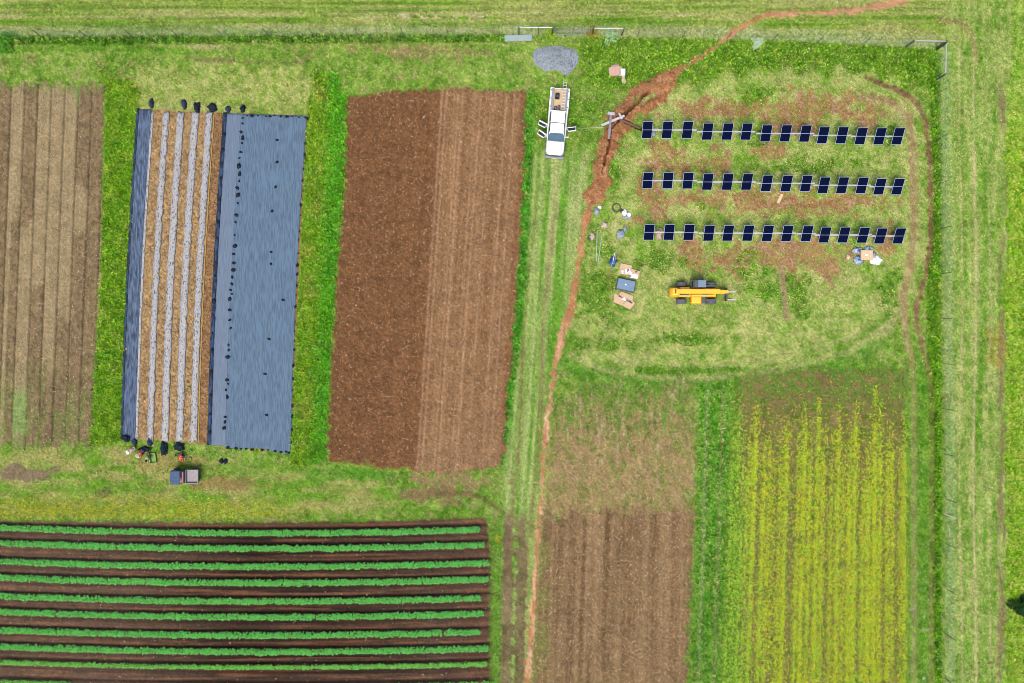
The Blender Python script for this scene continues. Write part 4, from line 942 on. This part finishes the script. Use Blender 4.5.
def chain(name, V, E, m, parent, rad, sub=1, root=0):
    me = bpy.data.meshes.new(name); me.from_pydata([Vector(v) for v in V], E, []); me.materials.append(m)
    o = link(name, me, parent); sk = o.modifiers.new('skin', 'SKIN'); sk.use_smooth_shade = True
    if not me.skin_vertices: me.attributes.new('x', 'FLOAT', 'POINT'); 
    for k, v in enumerate(me.skin_vertices[0].data):
        rr_ = rad[k]; v.radius = rr_ if isinstance(rr_, tuple) else (rr_, rr_); v.use_root = (k == root)
    sb = o.modifiers.new('smooth', 'SUBSURF'); sb.levels = sub; sb.render_levels = sub
    return o
def person(px, py, head, shirt, trousers, hat, label, hatlabel=None, scale=1.0):
    """a worker crouching and bending forward; local +Y is where the head points"""
    r = empty('person', px, py, .7, head); r.scale = (scale,)*3; tag(r, label, 'person', 'people working at the strip ends')
    bm_ = bmesh.new(); bm_.free()
    V, E, Q = [], [], []
    def add(v, q, p=None):
        V.append(v); Q.append(q)
        if p is not None: E.append((p, len(V)-1))
        return len(V)-1
    pel = add((0, -.24, .46), (.13, .11)); bel = add((0, -.10, .62), (.12, .11), pel); che = add((0, .08, .76), (.14, .11), bel)
    nk = add((0, .19, .85), .052, che); hd = add((0, .27, .90), .088, nk); h2 = add((0, .37, .93), .085, hd); add((0, .36, .84), .018, h2)
    pts_ = {}
    for sg in (-1, 1):
        hp = add((sg*.11, -.24, .42), .085, pel); kn = add((sg*.20, .12, .44), .062, hp); an = add((sg*.15, -.12, .12), .042, kn); hl = add((sg*.15, -.14, .05), .042, an); add((sg*.17, .08, .04), .035, hl)
        sh = add((sg*.19, .11, .78), .058, che); el = add((sg*.25, .26, .54), .042, sh); wr = add((sg*.15, .44, .36), .028, el); pa = add((sg*.13, .51, .31), (.035, .022), wr)
        for f, (dx, ln) in enumerate(((-.026, .072), (-.009, .085), (.009, .08), (.026, .062))):
            a = add((sg*(.13+dx), .51+ln*.6, .27), .009, pa); add((sg*(.13+dx), .51+ln*.7, .27-ln*.5), .008, a)
        a = add((sg*.095, .50, .28), .010, wr); add((sg*.085, .54, .25), .009, a)
        pts_[sg] = (hp, kn, an, sh, el, wr, hl)
    chain('body', V, E, M['skin'], r, Q, 1)
    # clothes follow the same bones
    cv, ce, cq = [V[pel], V[bel], V[che], (0, .15, .81)], [(0, 1), (1, 2), (2, 3)], [(.165, .14), (.16, .145), (.18, .145), .09]
    for sg in (-1, 1):
        _, _, _, sh, el, wr, _ = pts_[sg]; k = len(cv); cv += [V[sh], V[el]]; cq += [.085, .066]; ce += [(2, k), (k, k+1)]
    chain('shirt', cv, ce, M[shirt], r, cq, 1)
    cv, ce, cq = [V[pel]], [], [(.155, .13)]
    for sg in (-1, 1):
        hp, kn, an, _, _, _, hl = pts_[sg]; k = len(cv); cv += [V[hp], V[kn], V[an]]; cq += [.105, .082, .06]; ce += [(0, k), (k, k+1), (k+1, k+2)]
    chain('trousers', cv, ce, M[trousers], r, cq, 1)
    for sg in (-1, 1): MB().box((sg*.16, -.03, .045), (.10, .29, .09), bev=.03).build('shoe', 'dark', r)
    for sg in (-1, 1): MB().lump((sg*.032, .445, .915), (.022, .015, .02), 1, 0, 1, flat=False).build('eye', 'dark', r)
    mt = Matrix.Translation((0, .315, .955)) @ Matrix.Rotation(R(-28), 4, 'X')
    if hat == 'hair': MB().lump((0, .31, .90), (.22, .25, .16), 3, .12).build('hair', 'bag', r, True)
    else: MB().lathe([(.20, 0), (.205, .012), (.115, .03), (.10, .10), (.05, .125), (.005, .128)], 24, mt).build('hat', hat, r)
    return r
person(139.8, 453.2, R(145), 'orange', 'navy', 'cream', 'person in an orange top and pale hat bending over beside the long black fabric roll')
person(180.4, 456.4, R(200), 'orange', 'navy', 'orange', 'person in an orange top crouching at the strip ends just above the utility vehicle')
person(146.6, 457.6, R(185), 'lime', 'brownc', 'hair', 'black-haired person in a lime green top bending beside the lime green crate')
person(130.8, 450.4, R(125), 'cream', 'pink', 'plastic', 'person in cream and pink clothes with a white hat, westernmost at the strip ends')
for px, py, m, lb in ((176.8, 454.6, 'green_hose', 'dark green pot beside the person crouching above the utility vehicle'), (190.4, 459, 'lime', 'small bright green pot northeast of the utility vehicle, the southern one'), (190.5, 451, 'lime', 'small bright green pot right below the yellow tape'), (189.2, 388.3, 'lime', 'small lime green pot on the soil between the third and fourth film strips')):
    o = MB().lathe([(.09, 0), (.14, .22), (.15, .24), (.12, .24), (.09, .1)], 14).build('plant_pot', m); single(o, px, py); tag(o, lb, 'pot')

# ------------------------------------------------------------------ gravel heap and sheet
def gravel():
    out = [(532, 57), (534, 51), (540, 47), (550, 46), (562, 46), (572, 48.5), (578, 53), (579, 60), (576, 66), (571, 71.5), (568, 76), (563, 74), (560, 71), (553, 70), (546, 72), (541, 69), (535, 64)]
    cx, cy = 556, 59; nr, na = 34, 120; co = []; cum = []
    P = out+[out[0]]
    def edge(a):
        best = 25
        dx, dy = math.cos(a), math.sin(a)
        for (x0, y0), (x1, y1) in zip(P[:-1], P[1:]):
            ex, ey = x1-x0, y1-y0; den = dx*ey-dy*ex
            if abs(den) < 1e-9: continue
            t = ((x0-cx)*ey-(y0-cy)*ex)/den; s = ((x0-cx)*dy-(y0-cy)*dx)/den
            if t > 0 and -1e-6 <= s <= 1+1e-6: best = t
        return best
    for j in range(nr+1):
        for i in range(na):
            a = 2*PI*i/na; e = edge(a)*(1+.05*mnoise.noise(Vector((math.cos(a)*6, math.sin(a)*6, 3)))); f = j/nr
            x, y = (cx+math.cos(a)*e*f-512)/S, (341.5-cy-math.sin(a)*e*f)/S
            z = .5*(1-f**2.2)*(.7+.5*mnoise.noise(Vector((x*.9, y*.9, 0))))+.05*mnoise.noise(Vector((x*9, y*9, 0)))+.05*mnoise.noise(Vector((x*22, y*22, 4)))*(f < 1)-.03
            co.append((x, y, z))
    f = []
    for j in range(nr):
        for i in range(na): a = j*na+i; b = j*na+(i+1) % na; f.append((a, b, b+na, a+na))
    return tag(link('gravel_heap', np_mesh('gravel_heap', np.array(co), np.array(f)[:, ::-1], None, M['gravel'])), 'low heap of blue-grey gravel behind the white pickup truck', 'gravel heap')
gravel()
o = MB()
for i in range(12): o.box((0, -.27+i*.05, .08+(.015 if i % 2 else 0)), (2.75, .052, .05))
o = o.build('metal_sheet', 'sheet'); single(o, 518.3, 38.2, 0, R(2)); tag(o, 'pale blue-white metal sheet lying in the grass beside the fence', 'metal sheet')

# ------------------------------------------------------------------ supplies scattered in the yard
def beam(a, b, za, zb, r_, m, label, group='steel beams over the trench'):
    pa, pb = W(*a, za), W(*b, zb); o = MB().box((0, 0, 0), (math.hypot(pb[0]-pa[0], pb[1]-pa[1]), r_*1.6, r_*1.6), bev=.01).box((0, 0, r_*.9), (math.hypot(pb[0]-pa[0], pb[1]-pa[1])*.999, r_*2.4, r_*.35)).build('steel_beam', m)
    o.location = ((pa[0]+pb[0])/2, (pa[1]+pb[1])/2, (za+zb)/2); L = math.hypot(pb[0]-pa[0], pb[1]-pa[1]); o.rotation_euler = (0, -math.atan2(zb-za, L), math.atan2(pb[1]-pa[1], pb[0]-pa[0])); tag(o, label, 'steel beam', group)
beam((601.5, 125.5), (624.5, 115.8), .40, .50, .10, 'rail', 'pale steel beam lying across the dug trench, brightest of the crossed beams')
beam((611, 113.5), (608.8, 139), .52, .30, .10, 'purple', 'weathered grey steel beam pointing south from the crossing of the beams')
beam((615, 117.5), (640, 128.5), .42, .12, .08, 'rust', 'rusty thin beam reaching from the crossing towards the first solar panel')
beam((607.6, 113.2), (614.5, 114.2), .62, .62, .12, 'rail', 'short pale crosspiece at the north end of the crossed beams')
beam((619, 113.2), (622, 119), .62, .55, .07, 'rail', 'short pale piece lying over the east end of the brightest beam')
o = empty('cardboard_box', 615.2, 72, 0, R(6)); tag(o, 'open pinkish cardboard box in the grass east of the gravel heap', 'cardboard box')
MB().box((0, 0, .25), (.85, .9, .5), bev=.01).build('carton', 'pink', o)
for cx, cy, dx, dy, rx, ry in ((.5, 0, .3, .85, 0, R(25)), (-.5, 0, .3, .85, 0, R(-25)), (0, .52, .8, .3, R(-30), 0)): MB().box((cx, cy, .46), (dx, dy, .012), rx=rx, ry=ry).build('flap', 'pink', o)
o = empty('storage_tote', 621.8, 73, 0, R(-2)); tag(o, 'white plastic tote next to the pinkish cardboard box', 'tote'); MB().box((0, 0, .2), (.55, .62, .4), top=(1.05, 1.05), bev=.02).build('tub', 'plastic', o); MB().box((0, 0, .42), (.62, .68, .05), bev=.015).build('lid', 'plastic', o)
def lumps(name, px, py, specs, label, cat, group=None, h=.1):
    o = empty(name, px, py, h); tag(o, label, cat, group)
    for k, (nm, m, x, y, d, s) in enumerate(specs): MB().lump((x, y, 0), d, s, .4).build(nm, m, o, True)
    return o
lumps('crumpled_bag', 623.5, 79, [('sheeting', 'cream', 0, 0, (.5, .75, .2), 71), ('knot', 'pink', .15, -.15, (.25, .3, .22), 72)], 'crumpled cream bag just below the white tote', 'bag')
lumps('crumpled_bag', 596.6, 211.2, [('sheeting', 'greybag', 0, 0, (.55, .65, .25), 73), ('knot', 'plastic', .3, .4, (.4, .35, .25), 74)], 'white and grey bag at the edge of the red earth path', 'bag')
o = MB().torus((0, 0, 0), .40, .055, 30, 8, .06, 2, 3).build('hose_coil', 'green_hose', None, True); single(o, 616.3, 207.8); tag(o, 'coil of dark green hose on the grass west of the solar rows', 'hose coil')
lumps('crumpled_bag', 624.3, 212.6, [('sheeting', 'plastic', 0, 0, (.5, .6, .3), 75), ('knot', 'black', -.28, .2, (.25, .35, .2), 76)], 'bright white bag with a black neck beside the hose coil', 'bag')
bucket(628.8, 215, 'plastic', .2, 'white bucket next to the bright white bag', None, .3)
lumps('plastic_sheeting', 627, 217, [('sheeting', 'greybag', 0, 0, (.9, .3, .12), 77)], 'grey plastic sheeting tucked below the bright white bag and bucket', 'plastic sheeting')
lumps('crumpled_bag', 604.6, 225, [('sheeting', 'cream', 0, 0, (.6, .65, .25), 78)], 'round cream bag above the two pale pipes', 'bag')
lumps('crumpled_bag', 592.3, 236, [('sheeting', 'debris', 0, 0, (.6, .75, .28), 79), ('lining', 'dark', -.25, -.08, (.3, .6, .2), 80)], 'tan crumpled bag with a dark side, west of the two pale pipes', 'bag')
lumps('plastic_sheeting', 620.8, 233, [('sheeting', 'greybag', 0, -.15, (.75, .95, .25), 81), ('fold', 'greybag', .42, .42, (.4, .5, .2), 82)], 'heap of blue-grey plastic sheeting right of the two pale pipes', 'plastic sheeting')
for a, b, lb in (((597.2, 231), (596.2, 261.5), 'western of two pale green pipes lying side by side in the grass'), ((602.3, 233.5), (597.8, 263.8), 'eastern of two pale green pipes, slanting towards the other')):
    pa, pb = W(*a), W(*b); z = .04; polytube('pipe', [(*pa, z), (*pb, z)], .055, 'greenp', lb, 'pipe', 'pale pipes')
o = lumps('tarp', 613.2, 261.5, [('folded_cloth', 'blue', 0, 0, (.75, .95, .25), 83)], 'crumpled bright blue tarp with tools lying on it', 'tarp')
for k, (a, b, m, lb) in enumerate((((614.5, 262), (616.5, 249), 'greybag', 'grey rod on the blue tarp'), ((615, 260), (622, 252), 'hose', 'yellow handled tool on the blue tarp'), ((613, 260), (615, 252), 'plastic', 'white rod on the blue tarp'), ((610.3, 268), (614, 259), 'greenp', 'pale green rod at the lower end of the blue tarp'))):
    pa, pb = W(*a), W(*b); polytube('rod', [(*pa, .16), (*pb, .30-.03*k)], .035, m, lb, 'rod')
# cable pallets and boxes
def pallet(px, py, w_, d_, rz, label, m='card'):
    o = empty('pallet', px, py, .1, rz, .0); tag(o, label, 'pallet'); b = MB()
    for i in range(6): b.box((-w_/2+w_*(i+.5)/6, 0, .13), (w_/6-.03, d_, .025))
    b.build('deck', m, o); b = MB()
    for y in (-d_/2+.06, 0, d_/2-.06): b.box((0, y, .06), (w_, .09, .11))
    b.build('bearer', 'plywood', o); return o
o = empty('carton', 625.6, 269.5, .1, R(-12)); tag(o, 'flattened tan cardboard carton north of the blue-grey box', 'cardboard'); MB().box((0, 0, .07), (1.15, 1.05, .1), rx=R(2), bev=.01).build('panel', 'card', o); MB().box((.25, -.1, .13), (.5, .5, .012), rz=.3).build('flap', 'plastic', o)
o = empty('carton', 634.3, 273.8, .1, R(-18)); tag(o, 'smaller tan carton with white packing northeast of the blue-grey box', 'cardboard'); MB().box((0, 0, .09), (.95, .8, .16), bev=.01).build('panel', 'card', o); MB().box((.05, -.25, .18), (.75, .4, .02), rz=.2).build('flap', 'plastic', o)
for px, py, s, m, lb in ((628, 270.5, .3, 'purple', 'small purple-grey metal part on the tan carton'), (629.8, 276, .3, 'purple', 'small purple-grey metal part at the southeast corner of the tan carton'), (636, 272, .22, 'rust', 'brown metal part on the smaller carton'), (622.5, 272, .35, 'plastic', 'white packing piece on the tan carton'), (630.5, 273.2, .34, 'plastic', 'white packing piece between the two tan cartons')):
    o = MB().box((0, 0, .03), (s, s*.5, .06), bev=.01).box((s*.2, s*.25, .05), (s*.3, s*.5, .05), bev=.01).build('metal_part' if m != 'plastic' else 'packing_piece', m); single(o, px, py, .1, px % 3, .16); tag(o, lb, 'metal part' if m != 'plastic' else 'packing')
o = empty('storage_box', 625.8, 285.3, .3, R(-12)); tag(o, 'large storage box with a flat blue-grey lid', 'storage box'); MB().box((0, 0, .25), (1.88, 1.2, .5), bev=.03).build('bin', 'dark', o); MB().box((0, .04, .53), (1.72, 1.02, .07), bev=.02).build('lid', 'lidgrey', o); MB().box((-.05, .05, .575), (.14, .14, .02), bev=.005).build('latch', 'plastic', o)
def cardsheet():
    x0 = [(614.5, 293), (618, 295), (621.5, 291.5), (633.5, 296), (632.5, 300), (635, 303.5), (630, 309.5), (623, 306), (613.5, 302)]
    b = bmesh.new(); vs = []
    cx, cy = 625, 300
    for x, y in x0: vs.append(b.verts.new(((x-cx)/S, (cy-y)/S, .03)))
    b.faces.new(vs[::-1]); e = bmesh.ops.extrude_face_region(b, geom=b.faces[:]); bmesh.ops.translate(b, verts=[q for q in e['geom'] if isinstance(q, bmesh.types.BMVert)], vec=(0, 0, .05))
    m = MB(); m._add(b, Matrix.Identity(4)); o = m.build('cardboard_sheet', 'card'); single(o, cx, cy, .1, 0, .02); tag(o, 'flattened cardboard sheet with cut corners south of the blue-grey box', 'cardboard')
cardsheet()
for px, py, s, m, lb in ((619.8, 296.5, .3, 'dark', 'dark metal part at the north corner of the cardboard sheet'), (622.3, 298, .22, 'purple', 'small grey metal part near the middle of the cardboard sheet'), (628, 301, .45, 'purple', 'larger grey metal part on the cardboard sheet'), (630.5, 302.3, .38, 'dark', 'dark metal part at the southeast of the cardboard sheet'), (624.5, 299.5, .5, 'plastic', 'white packing strip in the middle of the cardboard sheet')):
    o = MB().box((0, 0, .03), (s, s*.4, .07), bev=.01).box((-s*.2, s*.2, .05), (s*.25, s*.45, .05), bev=.01).build('metal_part' if m != 'plastic' else 'packing_piece', m); single(o, px, py, .1, -R(25), .10); tag(o, lb, 'metal part' if m != 'plastic' else 'packing')
# wrapped pallet at the east end
o = pallet(866.8, 255.3, 1.2, 1.0, R(-1), 'pallet with planks showing, below the southern solar row', 'plywood'); o.location.z = .05
o = empty('plywood_stack', 866.6, 254.7, .4, R(-1), .2); tag(o, 'small stack of pale plywood boards on the pallet', 'boards')
for i in range(3): MB().box((.01*i, -.01*i, .05+.07*i), (1.12, .92, .06), bev=.005).build('board', 'plywood', o)
MB().box((0, 0, .245), (.3, .2, .03), bev=.005).build('label_card', 'plastic', o)
lumps('plastic_wrap', 857.2, 250.5, [('sheeting', 'wrap', 0, 0, (.85, .6, .3), 91), ('fold', 'blue', .12, -.05, (.3, .3, .36), 92)], 'blue and white plastic wrap northwest of the plywood stack', 'plastic wrap', 'plastic wrap round the pallet')
lumps('plastic_wrap', 858.2, 260, [('sheeting', 'wrap', 0, 0, (.95, .85, .25), 93), ('fold', 'blue', .05, .02, (.4, .3, .3), 94)], 'blue and white plastic wrap southwest of the plywood stack', 'plastic wrap', 'plastic wrap round the pallet')
lumps('plastic_wrap', 868, 248.8, [('sheeting', 'wrap', 0, 0, (.8, .4, .3), 95), ('fold', 'blue', .1, 0, (.3, .2, .36), 96)], 'blue plastic wrap directly north of the plywood stack', 'plastic wrap', 'plastic wrap round the pallet')
lumps('plastic_wrap', 875.5, 260, [('sheeting', 'plastic', 0, 0, (1.1, .9, .25), 97), ('fold', 'greybag', -.2, .5, (.7, .7, .2), 98)], 'white plastic wrap southeast of the plywood stack', 'plastic wrap', 'plastic wrap round the pallet')
lumps('crumpled_paper', 659.2, 234, [('sheeting', 'debris', 0, 0, (.75, 1.1, .3), 99), ('fold', 'cream', .1, .35, (.4, .5, .32), 100)], 'pale crumpled paper between the first two panels of the southern row', 'paper')
lumps('crumpled_paper', 653.6, 133.5, [('sheeting', 'greybag', 0, 0, (.4, .6, .25), 101)], 'small grey crumpled wrapper beside the first panel of the northern row', 'wrapper')
o = MB().box((0, 0, .05), (.35, 1.0, .05), top=(.8, 1), bev=.01).build('wooden_board', 'plywood'); single(o, 780, 198.5, 0, R(-25)); tag(o, 'pale wooden board lying on bare earth just south of the middle row', 'board')
o = MB().lump((0, 0, 0), (.45, .5, .3), 103, .3).build('boulder', 'cream', None, True); single(o, 847.8, 257); tag(o, 'pale cream stone on bare earth west of the plywood stack', 'stone')
pts = [(*W(566, 127.8, 1.0), 1.0), (*W(585, 128.2, .6), .62), (*W(603, 127.5, .45), .45)]
polytube('cord', pts, .012, 'plastic', 'thin white cord stretched from the open truck door towards the crossed beams', 'cord')
print('objects', len(bpy.data.objects))
